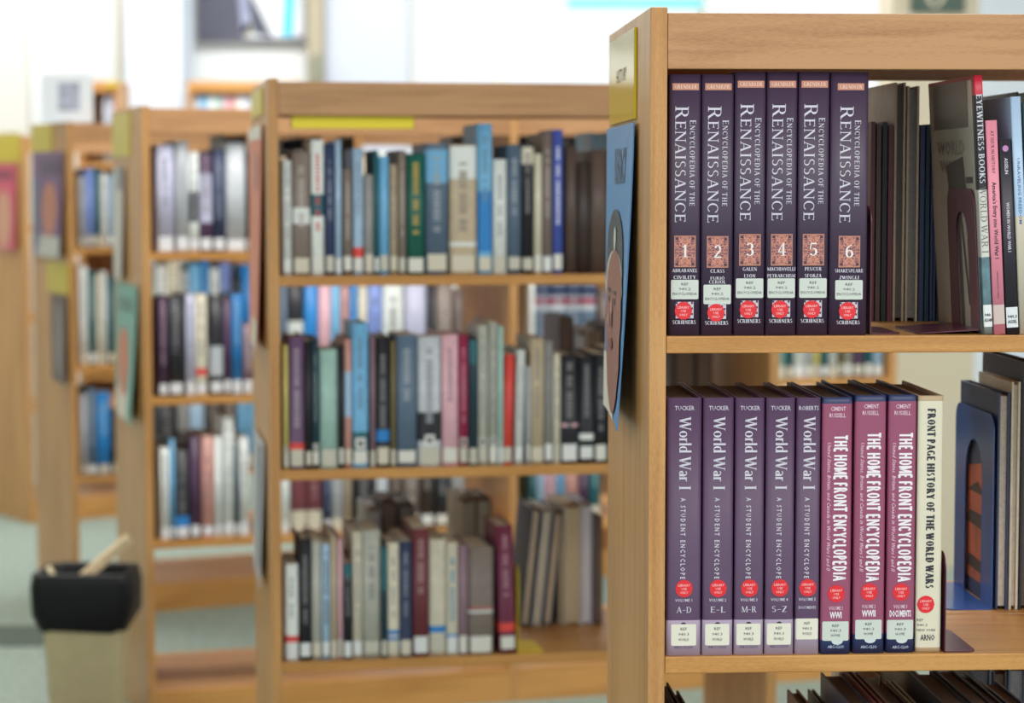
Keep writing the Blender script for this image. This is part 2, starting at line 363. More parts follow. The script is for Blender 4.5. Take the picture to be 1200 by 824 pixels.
# windows
GLASS = bpy.data.materials.new('window_glass'); GLASS.use_nodes = True
_n = GLASS.node_tree; _b = _n.nodes['Principled BSDF']; _b.inputs['Transmission Weight'].default_value = 1; _b.inputs['Roughness'].default_value = 0; _b.inputs['IOR'].default_value = 1.01
for i, (a, b) in enumerate([(481, 586), (588, 820), (822, 1143)]):
    x0, x1 = bx(a), bx(b)
    o = empty('window_%d' % (i+1), (x0, YB, SILL)); o['kind'] = 'structure'
    wdt = x1-x0; fr = .022; fm = mat((226, 222, 206), .5)
    for q in ((0, fr, 0, HEAD-SILL), (wdt-fr, wdt, 0, HEAD-SILL), (fr, wdt-fr, 0, fr), (fr, wdt-fr, HEAD-SILL-fr, HEAD-SILL)):
        part('window_frame', o, fm, q[0], q[1], .03, .09, q[2]+.0005, q[3]-.0005)
    part('pane', o, GLASS, fr+.001, wdt-fr-.001, .055, .061, fr+.001, HEAD-SILL-fr-.001)

exec_rows = []
# ------------------------------------------------------------------ rows of plain books
C = dict(white=(226, 230, 226), cream=(214, 206, 184), tan=(186, 168, 140), grey=(150, 148, 146), taupe=(128, 114, 106), brown=(88, 70, 62), darkbrown=(62, 48, 44), black=(34, 34, 42),
         navy=(50, 62, 96), slate=(92, 112, 134), palegrey=(190, 194, 200), paleblue=(168, 196, 222), lightblue=(110, 172, 212), blue=(36, 128, 200), royal=(70, 88, 170), lavender=(190, 190, 214),
         purple=(104, 78, 110), plum=(78, 50, 80), mauve=(140, 112, 124), mint=(164, 200, 190), teal=(36, 100, 110), darkteal=(32, 62, 76), green=(20, 92, 78), olive=(112, 100, 66), yellow=(218, 204, 120),
         pink=(218, 170, 180), crimson=(150, 36, 74), red=(222, 70, 62), maroon=(110, 50, 58), magenta=(112, 34, 66), salmon=(206, 150, 140), periwinkle=(120, 142, 206), greycream=(178, 178, 166))
NM = dict(palegrey='pale grey', paleblue='pale blue', lightblue='light blue', darkbrown='dark brown', royal='royal blue', darkteal='dark teal', slate='slate blue', magenta='dark magenta', greycream='grey-cream', blue='bright blue', green='dark green', navy='navy blue')
rng = random.Random(7)
def spine(U, lvl, x0, x1, top, c, lab, where, n, v=.012, marks=None, band=None, label_col=(222, 220, 210), lab_h=.028, lean=0, depth=None, z_by=None, face='front', desc=None, seg=4, group='books on the bookcases', no_label=False):
    z = U.sh[lvl]
    if face == 'front':
        a, b = U.u(x0, v, z+.1), U.u(x1, v, z+.1)
        h = U.z(top, a, v)-z
        loc = U.P(a+.0004, v, z+.0002)
    else:
        vb = U_back
        a, b = U.u(x0, vb, z+.1), U.u(x1, vb, z+.1); h = U.z(top, a, vb)-z
    h = max(.1, min(h, .324)); wd = max(.006, (b-a)-.0008); d = depth or rng.uniform(.135, .195)
    d = min(d, .245-v-.012)
    col = C[c]; j = 1+rng.uniform(-.06, .06); col = tuple(min(255, q*j) for q in col); col = tuple(round(q) for q in col)
    mats = [mat(col, .42, .10, scale=60)]; bands = [(0, 0)]
    for (f0, f1, cc) in (band or []):
        mats.append(mat(C.get(cc, (240, 240, 240)) if isinstance(cc, str) else cc, .45)); bands.append((f0*h, len(mats)-1)); bands.append((f1*h, 0))
    bands.sort(key=lambda q: q[0])
    # drop duplicate levels
    bb = []
    for q in bands:
        if bb and abs(bb[-1][0]-q[0]) < 1e-4: bb[-1] = q
        else: bb.append(q)
    if bb[-1][0] > h-1e-4: bb.pop()
    if face == 'front': yaw, ln = U.a, lean
    else:
        loc = U.P(b-.0004, U_back+.003, z+.0002); yaw, ln = U.a+math.pi, -lean
    if lean: loc = loc-Vector((U.c, U.s, 0))*(math.tan(lean)*.1)
    if lean: # foot edge stays on the board
        loc = loc+Vector((0, 0, (math.sin(abs(lean))*wd if (lean > 0) == (face == 'front') else 0)+.0001))
    B = Book(wd, h, d, loc, yaw, ln, r=min(.0035, wd*.2), p=3, bands=bb, mats=mats, seg=seg, hard=rng.random() < .6)
    if desc is None: desc = NM.get(c, c)+' book'
    B.root['label'] = '%s, %s' % (desc, where.replace('#', ORD[n])); B.root['category'] = 'book'; B.root['group'] = group
    if face == 'front':
        if not no_label:
            y0 = .006; y1 = y0+lab_h
            y1 += rng.uniform(-.004, .004); y0 += rng.uniform(-.002, .003); q_ = rng.choice([(222, 220, 210), (212, 204, 184), (226, 228, 226), (200, 196, 180)])
            B.flat('spine_label', rect_polys(wd*.08, wd*.92, y0, y1, n=4), mat(label_col if label_col[2] > 225 else q_, .5), .0004)
            if (U, lvl) == (U2, 1) and n in (1, 4, 8, 13, 15, 17, 18, 19):
                s_ = min(wd*.8, .018); st = B.flat('branch_sticker', rect_polys(wd/2-s_/2, wd/2+s_/2, y1+.003, y1+.003+s_*1.1, n=2), mat((222, 222, 216), .5), .0004)
                B.flat('sticker_dot', disc_polys(wd/2, y1+.003+s_*.55, s_*.27, 8), mat((20, 20, 24)), .0007, parent=st)
        mk = marks
        if mk is None: mk = (232, 228, 220) if sum(col) < 380 else (92, 92, 104)
        if mk and marks is None: mk = tuple(round(.55*p_+.45*q_) for p_, q_ in zip(col, mk))
        if mk and wd > .011 and (marks or rng.random() < .7):
            P = []; zz = h*rng.uniform(.86, .93); lo = h*rng.uniform(.3, .5); x0_, x1_ = wd*.34, wd*.64
            while zz > lo:
                l = rng.uniform(.003, .007); P.append([(x0_, zz-l), (x1_, zz-l), (x1_, zz), (x0_, zz)]); zz -= l+.0022+(rng.random() < .15)*.008
            B.flat('title_print', P, mat(mk, .5), .0004)
    return B
def row(U, lvl, where, L, **kw):
    for n, t in enumerate(L):
        x0, x1, top, c = t[:4]; k = dict(kw); k.update(t[4] if len(t) > 4 else {})
        spine(U, lvl, x0, x1, top, c, None, where, n+1, **k)
RB = (.20, .235, 'red')
row(U2, 0, '# from left on top shelf of second bookcase', [
 (331, 342, 188, 'white'), (343, 364, 178, 'taupe', dict(band=[(.42, .55, 'white')])), (365, 380, 164, 'white', dict(marks=(200, 60, 60), desc='white book dotted with red', band=[(.44, .6, 'teal')])),
 (381, 392.5, 168, 'navy'), (393, 400.5, 165, 'paleblue'), (402, 413, 198, 'taupe'), (414, 426, 174, 'paleblue', dict(band=[(.14, .22, 'red')], desc='pale blue book with red block')),
 (427, 438, 205, 'grey'), (438.5, 444, 176, 'teal', {}), (444.5, 456, 183, 'lightblue'), (457, 466, 193, 'tan'), (467, 476, 176, 'taupe'),
 (477, 498, 180, 'green', dict(marks=(190, 160, 70))), (499, 525.5, 168, 'slate', dict(band=[(.7, .95, 'lightblue')], desc='cloudy blue book')), (527, 559, 170, 'tan', dict(band=[(.74, .99, 'white'), (.22, .25, 'white')], desc='wide beige book with white upper panel')),
 (560, 577, 145, 'lightblue', dict(band=[(.15, .55, 'blue')], desc='tallest blue book')), (578, 594, 187, 'white'), (595, 611, 170, 'slate'), (611.5, 625.5, 168, 'black', dict(band=[(.84, .97, 'cream')])),
 (626, 635.5, 180, 'cream'), (636, 647.5, 156, 'taupe'), (648, 660, 152, 'royal', dict(marks=(220, 220, 240))), (663, 676.5, 172, 'brown', dict(no_label=True, marks=False)), (677, 691.5, 190, 'darkbrown', dict(no_label=True, marks=False)), (692, 712, 177, 'brown', dict(no_label=True, marks=False)),
 (713, 733, 174, 'brown', dict(no_label=True)), (734, 758, 180, 'darkbrown', dict(no_label=True))], group='books on the top shelf of the second bookcase')
row(U2, 1, '# from left on middle shelf of second bookcase', [
 (332, 338, 405, 'yellow'), (339, 357, 395, 'purple', dict(band=[(.14, .2, 'red')], desc='purple book with red band')), (358, 365.5, 400, 'black'), (366, 374, 398, 'darkteal'), (375, 396, 410, 'mint'), (397, 403, 405, 'black'), (404, 412.5, 398, 'salmon', dict(band=[(.4, .75, 'paleblue')])),
 (413, 432, 379, 'lightblue', dict(band=[(.05, .25, 'teal')])), (434, 440, 395, 'mauve'), (441, 457, 395, 'black', dict(band=[(.2, .29, 'blue')], desc='black book with blue band')), (458, 464, 400, 'olive'), (465, 489, 393, 'slate'), (490, 517, 395, 'palegrey', dict(band=[(.2, .42, 'black')], desc='wide grey book with black lower panel')),
 (518, 537.5, 393, 'pink'), (538, 549, 393, 'crimson'), (549.5, 560, 397, 'darkteal', dict(band=[(.8, .98, 'teal')])), (560.5, 572, 382, 'greycream'), (573, 583.5, 378, 'greycream'), (584, 590, 383, 'mint'),
 (590.5, 602, 416, 'red', dict(lean=.025)), (604.5, 614.5, 411, 'white', dict(lean=.025)), (617, 621.5, 430, 'palegrey'), (622, 638, 397, 'tan', {}), (638.5, 648, 400, 'grey'), (648.5, 657, 415, 'cream'),
 (657.5, 678, 416, 'black', dict(band=[(.34, .37, 'pink')], desc='black book with pink line')), (679, 696.5, 418, 'black', dict(band=[(.22, .28, 'white')], desc='black book with white band')), (697, 712, 415, 'black'),
 (713, 738, 410, 'darkbrown'), (739, 762, 402, 'brown'), (763, 786, 396, 'darkbrown')], group='books on the middle shelf of the second bookcase')
row(U2, 2, '# from left on lowest filled shelf of second bookcase', [
 (334, 350, 662, 'white', dict(band=[(.18, .26, 'red')], desc='short white book with red band')), (351, 365, 632, 'black'), (365.5, 377, 635, 'greycream'), (377.5, 387, 638, 'paleblue', dict(marks=(40, 60, 70))), (387.5, 395, 630, 'tan'), (395.5, 402, 633, 'pink'), (402.5, 413, 660, 'black', dict(band=[(.85, .98, 'teal')])),
 (413.5, 425, 624, 'cream'), (425.5, 446, 622, 'greycream'), (446.5, 454, 640, 'darkteal', dict(band=[(.6, .98, 'teal')])), (454.5, 468, 637, 'cream', dict(band=[(.2, .24, 'blue'), (.15, .18, 'blue')], desc='cream book with two blue bands')), (468.5, 483, 635, 'navy', dict(band=[(.1, .52, 'lightblue'), (.08, .12, 'blue')])),
 (484, 503, 620, 'maroon', {}), (503.5, 523, 633, 'cream', dict(band=[(.2, .26, 'blue')], desc='cream book with blue square')), (523.5, 537, 637, 'cream', dict(marks=(60, 140, 170), band=[(.15, .19, 'blue')], desc='cream book with blue lettering')), (537.5, 548.5, 640, 'mauve'),
 (549, 578.5, 642, 'taupe', dict(band=[(.43, .44, 'red'), (.39, .41, 'white')], desc='wide taupe book with red line', marks=False)), (584, 603.5, 617, 'magenta', dict(lean=-.03, band=[(.17, .24, 'red')], desc='tall dark magenta book leaning left'))], group='books on the lowest filled shelf of the second bookcase')
row(U3, 0, '# from left on top shelf of third bookcase', [
 (184, 204, 170, 'lavender'), (206, 221.5, 165, 'palegrey'), (222, 233.5, 178, 'white', dict(band=[(.3, .6, 'black')])), (234, 249, 180, 'plum', dict(band=[(.3, .8, 'lavender')])), (250, 264, 175, 'navy'), (265, 288, 167, 'palegrey'), (289, 300, 178, 'black')], v=.02, group='books on the top shelf of the third bookcase', label_col=(224, 226, 230))
row(U3, 1, '# from left on second shelf of third bookcase', [
 (186, 197, 350, 'plum', {}), (198, 215, 348, 'black'), (218, 229, 345, 'lavender'), (229.5, 243, 345, 'cream', dict(band=[(.2, .27, 'red')])), (246, 261.5, 348, 'black', dict(band=[(.2, .5, 'palegrey')])), (262, 271.5, 350, 'plum'), (272, 284, 345, 'blue'), (285, 296, 380, 'mauve')], v=.02, group='books on the second shelf of the third bookcase', label_col=(224, 226, 230))
row(U3, 2, '# from left on third shelf of third bookcase', [
 (188, 199, 525, 'white'), (199.5, 205.5, 515, 'lightblue'), (206, 222, 528, 'black', dict(band=[(.12, .26, 'blue')], desc='black book with blue foot')), (223, 235, 512, 'plum'), (237, 251, 512, 'salmon'), (252, 260, 512, 'white'), (262, 274.5, 488, 'white', {}), (275, 280, 520, 'darkteal'), (280.5, 292, 513, 'white')], v=.02, group='books on the third shelf of the third bookcase', label_col=(224, 226, 230))
def gap_row(U, lvl, where, x0, x1, seq, t0, t1, **kw):
    L = []; x = x0; i = 0
    while x < x1-5:
        wd = rng.uniform(9, 19); wd = min(wd, x1-x); c = seq[i % len(seq)]
        L.append((x+.2, x+wd-.4, rng.uniform(t0, t1), c)); x += wd; i += 1
    row(U, lvl, where, L, **kw)
g3 = 'books of the third bookcase seen through the second'
row(U3, 1, '# in row behind middle shelf books of second bookcase', [
 (330, 337, 335, 'slate'), (338, 356, 333, 'black', dict(band=[(.55, .66, 'white')])), (357, 373, 326, 'blue'), (374, 388, 334, 'pink'), (388.5, 399, 326, 'lightblue'), (400, 409.5, 336, 'salmon'), (410, 420, 332, 'blue'), (420.5, 431, 336, 'cream'), (432, 448, 330, 'periwinkle'), (449, 473, 334, 'white'), (475, 500, 328, 'lavender'), (503, 511, 336, 'black'), (512, 531, 334, 'taupe'), (532, 545, 340, 'brown')], v=.02, group=g3)
row(U3, 1, '# right of post, behind middle shelf of second bookcase', [
 (621, 627, 328, 'white')]+[(628+18*i, 645+18*i, 330, 'palegrey', dict(band=[(.78, .84, 'crimson'), (.86, .97, 'navy'), (.3, .72, 'slate')], desc='navy, red and white banded book')) for i in range(4)]+[(702, 720, 340, 'brown')], v=.02, group=g3)
row(U3, 2, '# in row behind lowest books of second bookcase', [
 (330, 340, 522, 'white'), (342, 359, 522, 'maroon', dict(band=[(.1, .26, 'cream')])), (360, 377, 522, 'maroon', dict(band=[(.1, .26, 'cream')])), (379, 388, 525, 'navy'), (389, 402, 520, 'palegrey'), (404, 412, 525, 'tan'), (414, 439, 520, 'black'), (441, 455, 525, 'palegrey'), (456, 472, 520, 'brown'), (473, 492, 524, 'taupe'), (493, 509, 518, 'darkbrown'), (510, 528, 522, 'black'), (529, 545, 522, 'grey')], v=.02, group=g3)
row(U3, 2, '# right of post, behind lowest shelf of second bookcase', [
 (621, 629, 512, 'teal'), (630, 638, 512, 'paleblue'), (639, 652, 512, 'pink'), (653, 662, 516, 'lightblue'), (663, 678, 512, 'salmon'), (679, 690, 514, 'plum'), (691, 704, 514, 'teal')], v=.02, group=g3)
gap_row(U3, 0, '# in top row of third bookcase, seen behind second bookcase', 330, 548, ['tan', 'taupe', 'white', 'cream', 'brown', 'grey'], 176, 188, v=.02, group=g3)
row(U3, 1, '# behind near bookcase, through gap above second purple set', [(907, 921, 330, 'mint'), (922, 930, 336, 'teal'), (931, 944, 326, 'white'), (945, 953, 330, 'palegrey'), (954, 962, 326, 'yellow'), (963, 971, 332, 'teal'), (972, 982, 326, 'white'), (983, 990, 330, 'olive'), (991, 999, 328, 'greycream'), (1000, 1013, 326, 'purple'), (1014, 1023, 328, 'teal'), (1024, 1036, 326, 'paleblue')], v=.02, group='books of the third bookcase seen through the near one')
row(U4, 0, '# from left on top shelf of fourth bookcase', [(93, 100, 207, 'palegrey'), (100.5, 111, 198, 'periwinkle'), (111.5, 118, 196, 'teal'), (119, 126, 203, 'white'), (127, 134, 205, 'paleblue')], v=.03, group='books on the fourth bookcase')
row(U4, 1, '# from left on second shelf of fourth bookcase', [(93, 104, 312, 'white'), (104.5, 112, 318, 'teal'), (112.5, 120, 322, 'cream'), (120.5, 126, 318, 'white'), (127, 135, 325, 'teal')], v=.03, group='books on the fourth bookcase')
row(U4, 2, '# from left on third shelf of fourth bookcase', [(95, 102, 462, 'palegrey'), (103, 113, 455, 'slate'), (114, 130, 460, 'blue'), (131, 136, 480, 'black')], v=.03, group='books on the fourth bookcase')
row(U4, 1, '# in fourth bookcase, behind second shelf of third bookcase', [(184, 196, 312, 'white'), (197, 212, 306, 'cream'), (213, 222, 318, 'palegrey'), (223, 236, 310, 'lightblue'), (237, 246, 302, 'blue'), (247, 258, 315, 'white'), (259, 271, 308, 'periwinkle'), (272, 283, 322, 'black'), (284, 298, 310, 'blue')], v=.03, group='books of the fourth bookcase seen through the third')
row(U4, 2, '# in fourth bookcase, behind third shelf of third bookcase', [(184, 208, 455, 'black'), (209, 222, 455, 'grey'), (223, 240, 448, 'paleblue'), (242, 262, 460, 'darkbrown'), (263, 278, 458, 'brown'), (279, 300, 450, 'lightblue')], v=.03, group='books of the fourth bookcase seen through the third')
# back rows (fore-edges towards us)
U_back = .265
class _B: pass
def back_row(U, lvl, where, L, gap_v=.262, group='books in the back rows, fore-edges forward'):
    for n, t in enumerate(L):
        x0, x1, top, c = t[:4]; k = t[4] if len(t) > 4 else {}
        z = U.sh[lvl]; a, b = U.u(x0, gap_v, z+.1), U.u(x1, gap_v, z+.1)
        h = max(.08, min(U.z(top, a, gap_v)-z, .30)); wd = b-a-.0008; d = k.get('d', rng.uniform(.16, .195)); lean = k.get('lean', 0)
        col = C[c]; m = [mat(col, .45, .1, scale=60)]
        lz = math.sin(abs(lean))*wd
        # spine faces the far aisle: turned round by half a turn
        loc = U.P(b-.0004, gap_v+d, z+.0003+(lz if lean < 0 else 0)); 
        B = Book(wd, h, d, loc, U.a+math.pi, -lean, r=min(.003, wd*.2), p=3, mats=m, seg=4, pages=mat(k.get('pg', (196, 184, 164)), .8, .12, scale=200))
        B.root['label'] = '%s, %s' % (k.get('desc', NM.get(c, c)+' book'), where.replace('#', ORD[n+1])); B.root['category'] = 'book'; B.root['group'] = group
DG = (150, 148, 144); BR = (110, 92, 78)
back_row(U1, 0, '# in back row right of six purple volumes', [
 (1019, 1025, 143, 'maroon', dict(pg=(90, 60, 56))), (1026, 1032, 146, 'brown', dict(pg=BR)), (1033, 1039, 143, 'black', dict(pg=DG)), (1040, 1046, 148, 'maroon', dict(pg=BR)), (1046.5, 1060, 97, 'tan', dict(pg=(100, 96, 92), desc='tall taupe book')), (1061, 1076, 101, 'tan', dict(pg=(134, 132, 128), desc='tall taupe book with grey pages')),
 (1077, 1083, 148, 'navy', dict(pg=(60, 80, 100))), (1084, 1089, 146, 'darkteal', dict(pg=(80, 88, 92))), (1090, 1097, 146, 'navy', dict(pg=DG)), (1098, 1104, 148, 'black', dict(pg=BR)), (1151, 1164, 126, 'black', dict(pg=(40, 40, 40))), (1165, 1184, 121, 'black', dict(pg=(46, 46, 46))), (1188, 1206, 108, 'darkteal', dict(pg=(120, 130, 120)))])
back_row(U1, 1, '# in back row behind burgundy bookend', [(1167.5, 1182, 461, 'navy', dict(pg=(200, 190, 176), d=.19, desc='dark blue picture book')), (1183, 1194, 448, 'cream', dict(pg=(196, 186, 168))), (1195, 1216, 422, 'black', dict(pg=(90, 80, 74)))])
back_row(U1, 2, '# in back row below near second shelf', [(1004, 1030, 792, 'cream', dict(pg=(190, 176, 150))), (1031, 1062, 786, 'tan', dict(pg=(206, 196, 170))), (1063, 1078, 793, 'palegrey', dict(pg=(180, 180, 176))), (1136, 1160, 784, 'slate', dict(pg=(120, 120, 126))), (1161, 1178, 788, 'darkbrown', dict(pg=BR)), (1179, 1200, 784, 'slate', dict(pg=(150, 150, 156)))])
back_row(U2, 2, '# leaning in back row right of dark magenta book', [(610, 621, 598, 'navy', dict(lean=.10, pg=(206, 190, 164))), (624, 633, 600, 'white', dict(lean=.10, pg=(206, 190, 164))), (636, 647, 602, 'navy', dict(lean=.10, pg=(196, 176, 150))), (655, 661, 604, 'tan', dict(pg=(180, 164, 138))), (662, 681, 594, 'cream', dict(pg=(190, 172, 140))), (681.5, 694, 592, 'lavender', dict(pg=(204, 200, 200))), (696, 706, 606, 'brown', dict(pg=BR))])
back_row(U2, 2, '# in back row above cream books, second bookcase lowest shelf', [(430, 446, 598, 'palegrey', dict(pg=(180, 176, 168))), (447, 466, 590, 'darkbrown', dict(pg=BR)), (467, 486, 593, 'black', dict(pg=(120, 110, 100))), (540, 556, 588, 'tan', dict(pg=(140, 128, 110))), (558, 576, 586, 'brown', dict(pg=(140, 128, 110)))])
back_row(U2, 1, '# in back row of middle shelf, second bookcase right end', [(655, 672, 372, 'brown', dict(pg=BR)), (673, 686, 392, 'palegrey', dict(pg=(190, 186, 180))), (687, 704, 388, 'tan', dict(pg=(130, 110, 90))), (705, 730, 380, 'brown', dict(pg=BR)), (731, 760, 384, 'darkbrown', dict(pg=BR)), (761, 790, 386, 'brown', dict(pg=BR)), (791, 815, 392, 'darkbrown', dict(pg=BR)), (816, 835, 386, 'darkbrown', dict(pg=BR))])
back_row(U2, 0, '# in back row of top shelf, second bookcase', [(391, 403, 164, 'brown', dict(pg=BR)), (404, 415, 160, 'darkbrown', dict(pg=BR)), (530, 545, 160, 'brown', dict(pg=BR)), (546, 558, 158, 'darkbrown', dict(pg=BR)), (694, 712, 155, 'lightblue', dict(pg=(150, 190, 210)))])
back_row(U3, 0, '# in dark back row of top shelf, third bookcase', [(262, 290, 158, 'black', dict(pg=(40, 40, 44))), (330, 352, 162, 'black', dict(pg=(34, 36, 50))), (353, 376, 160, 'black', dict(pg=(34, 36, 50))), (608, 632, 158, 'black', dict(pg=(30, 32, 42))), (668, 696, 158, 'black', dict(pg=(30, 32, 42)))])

# ------------------------------------------------------------------ near books: lettered spines
def near(U, lvl, x0, x1, top, v, bands, mats, d, label, group, lean=0, bot=None, pages=PAGES_D, hard=True, r=.0022):
    z = U.sh[lvl]; a, b = U.u(x0, v, z+.14), U.u(x1, v, z+.14); h = U.z(top, a, v)-z-.0002
    loc = U.P(a+.0003, v, z+.0002); wd = b-a-.0006
    if lean > 0: loc.z += math.sin(lean)*wd
    B = Book(wd, h, d, loc, U.a, lean, r=r, p=7, bands=bands(h) if bands else None, mats=mats, seg=14, pages=pages, hard=hard)
    tag(B.root, label, 'book', group)
    s = (b-a)/(x1-x0); B.k = s
    B.X = lambda px: (px-x0)*s                 # photo column -> across the spine
    B.Z = lambda py: (h)*(1-(py-top)/((bot or 394)-top))
    return B
def redspot(B, cx, cy, r=.0104*.92):
    k = r
    st = B.flat('sticker', disc_polys(cx, cy, k, 14), RED, .0006, 'round red sticker')
    T = []
    for i, (t, w_) in enumerate((('LIBRARY', .68), ('USE', .30), ('ONLY', .46))):
        y = cy+k*.38-i*k*.42; T += text_polys(t, cx-k*w_, cx+k*w_, y-k*.14, y+k*.14, bold=.01)
    B.flat('sticker_print', T, mat((255, 190, 190), .5), .0009, parent=st)
def call_label(B, x0, x1, y0, y1, lines, m=LBL, rr=.0015):
    lb_ = B.flat('spine_label', rect_polys(x0, x1, y0, y1, r=rr, n=8), m, .0005)
    T = []; n = len(lines); hh = (y1-y0)
    for i, t in enumerate(lines):
        wv = (x1-x0)*min(.88, .085*len(t)); c = (x0+x1)/2; y = y1-hh*(.22+.25*i)
        T += text_polys(t, c-wv/2, c+wv/2, y-hh*.065, y+hh*.065)
    B.flat('label_print', T, INK, .0008, parent=lb_)
PUR1 = mat((68, 51, 74), .42, .05, scale=15); PUR2 = mat((86, 60, 90), .42, .05, scale=15); LAV = mat((184, 164, 186), .4)
COPPER = mat((196, 134, 108), .4); TAPE = mat((104, 92, 110), .3)
vol = [(784, 821, 87, 394, ('ABRABANEL', 'CIVILITY')), (822, 859.5, 87, 393, ('CLASS', 'FURIÓ', 'CERIOL')), (860.5, 897, 84, 392, ('GALEN', 'LYON')), (898, 934, 84, 392, ('MACHIAVELLI', 'PETRARCHISM')), (935, 971.5, 84, 392, ('PEUCER', 'SFORZA')), (972.5, 1017, 84.5, 393, ('SHAKESPEARE', 'ZWINGLI'))]
for i, (x0, x1, tp, bt, names) in enumerate(vol):
    B = near(U1, 0, x0, x1, tp, .010, None, [PUR1], .215, 'purple Encyclopedia of the Renaissance volume marked %s, %s of six' % (' '.join(names), ORD[i+1]), 'purple Renaissance encyclopedia volumes', bot=bt)
    cx = B.w/2+(.0004 if i < 5 else .001); o = tp-87+(0 if i != 5 else 2.5); Z = B.Z; k = B.k
    tb = B.flat('title_band', rect_polys(cx-15.5*k, cx+15.5*k, Z(105.5+o), Z(97.5+o)), COPPER, .0003, 'copper coloured title band')
    B.flat('band_print', text_polys('GRENDLER', cx-13*k, cx+13*k, Z(103.6+o), Z(99.4+o), kind='serif', cap=True), mat((250, 220, 205)), .0006, parent=tb)
    B.flat('title_print', text_polys('RENAISSANCE', cx-12*k, cx+3.5*k, Z(260+o), Z(124.5+o), True, 'serif', small=.8, weight=.92), SILVER)
    B.flat('subtitle_print', text_polys('ENCYCLOPEDIA OF THE', cx+5*k, cx+12.2*k, Z(241+o), Z(140.5+o), True, 'serif', small=.82, weight=1.1, track=.14), SILVER)
    t = B.flat('number_tile', [[(x+0, z) for x, z in q] for q in rect_polys(cx-12.6*k, cx+12.6*k, Z(313+o), Z(276+o))], TILE, .0003, 'copper arabesque tile')
    # centre the pattern on the tile
    t.data.transform(Matrix.Translation((-cx, 0, -Z(294.5+o)))); t.location = (cx, 0, Z(294.5+o))
    fr = []
    a0, a1, b0, b1 = cx-12.6*k, cx+12.6*k, Z(313+o), Z(276+o); f_ = .9*k
    for q in ((a0, a1, b0, b0+f_), (a0, a1, b1-f_, b1), (a0, a0+f_, b0, b1), (a1-f_, a1, b0, b1)): fr += rect_polys(*q)
    B.flat('tile_border', fr, COPPER, .0005, parent=t)
    cs = []
    for sx in (a0+2*k, a1-5*k):
        for sz in (b0+2*k, b1-5*k): cs += rect_polys(sx, sx+3*k, sz, sz+3*k, n=1)
    B.flat('tile_corners', cs, mat((70, 44, 60)), .0005, parent=t)
    nw = 3.2 if i == 0 else 4.6
    B.flat('volume_number', text_polys(str(i+1), cx-nw*k, cx+nw*k, Z(301.5+o), Z(286.5+o), kind='serif', weight=1.0), mat((238, 230, 226)), .0007, parent=t)
    T = []
    yy = 317+o
    for q, nm in enumerate(names):
        hw = min(1.65*len(nm), 16.5)*k; T += text_polys(nm, cx-hw, cx+hw, Z(yy+2.1), Z(yy-2.1), kind='serif', cap=True, weight=1.4); yy += 8 if (i != 1 or q == 0) else 4.8
    B.flat('volume_range_print', T, SILVER)
    lo = 5 if i == 1 else 0
    B.flat('ornament_square', rect_polys(cx-10.5*k, cx+10.5*k, Z(373.5+o), Z(354+o)), mat((200, 196, 206)), .0003)
    dots = []
    for ii in range(7):
        for jj in range(6):
            if (ii+jj) % 2: dots += rect_polys(cx-10.5*k+ii*3*k, cx-8.3*k+ii*3*k, Z(373+o-jj*3.3), Z(370.6+o-jj*3.3), n=1)
    B.flat('ornament_print', dots, PUR1, .0004)
    call_label(B, cx-16.2*k, cx+16.2*k, Z(351+o+lo), Z(328+o+lo), ('REF', '940.2', 'ENCYCLOPEDIA'))
    redspot(B, cx-1.5*k, Z(364.5+o+lo*.3))
    B.flat('publisher_print', text_polys('SCRIBNERS', cx-14*k, cx+13*k, Z(380.3+o), Z(375.7+o), kind='serif', cap=True, weight=1.4), SILVER)
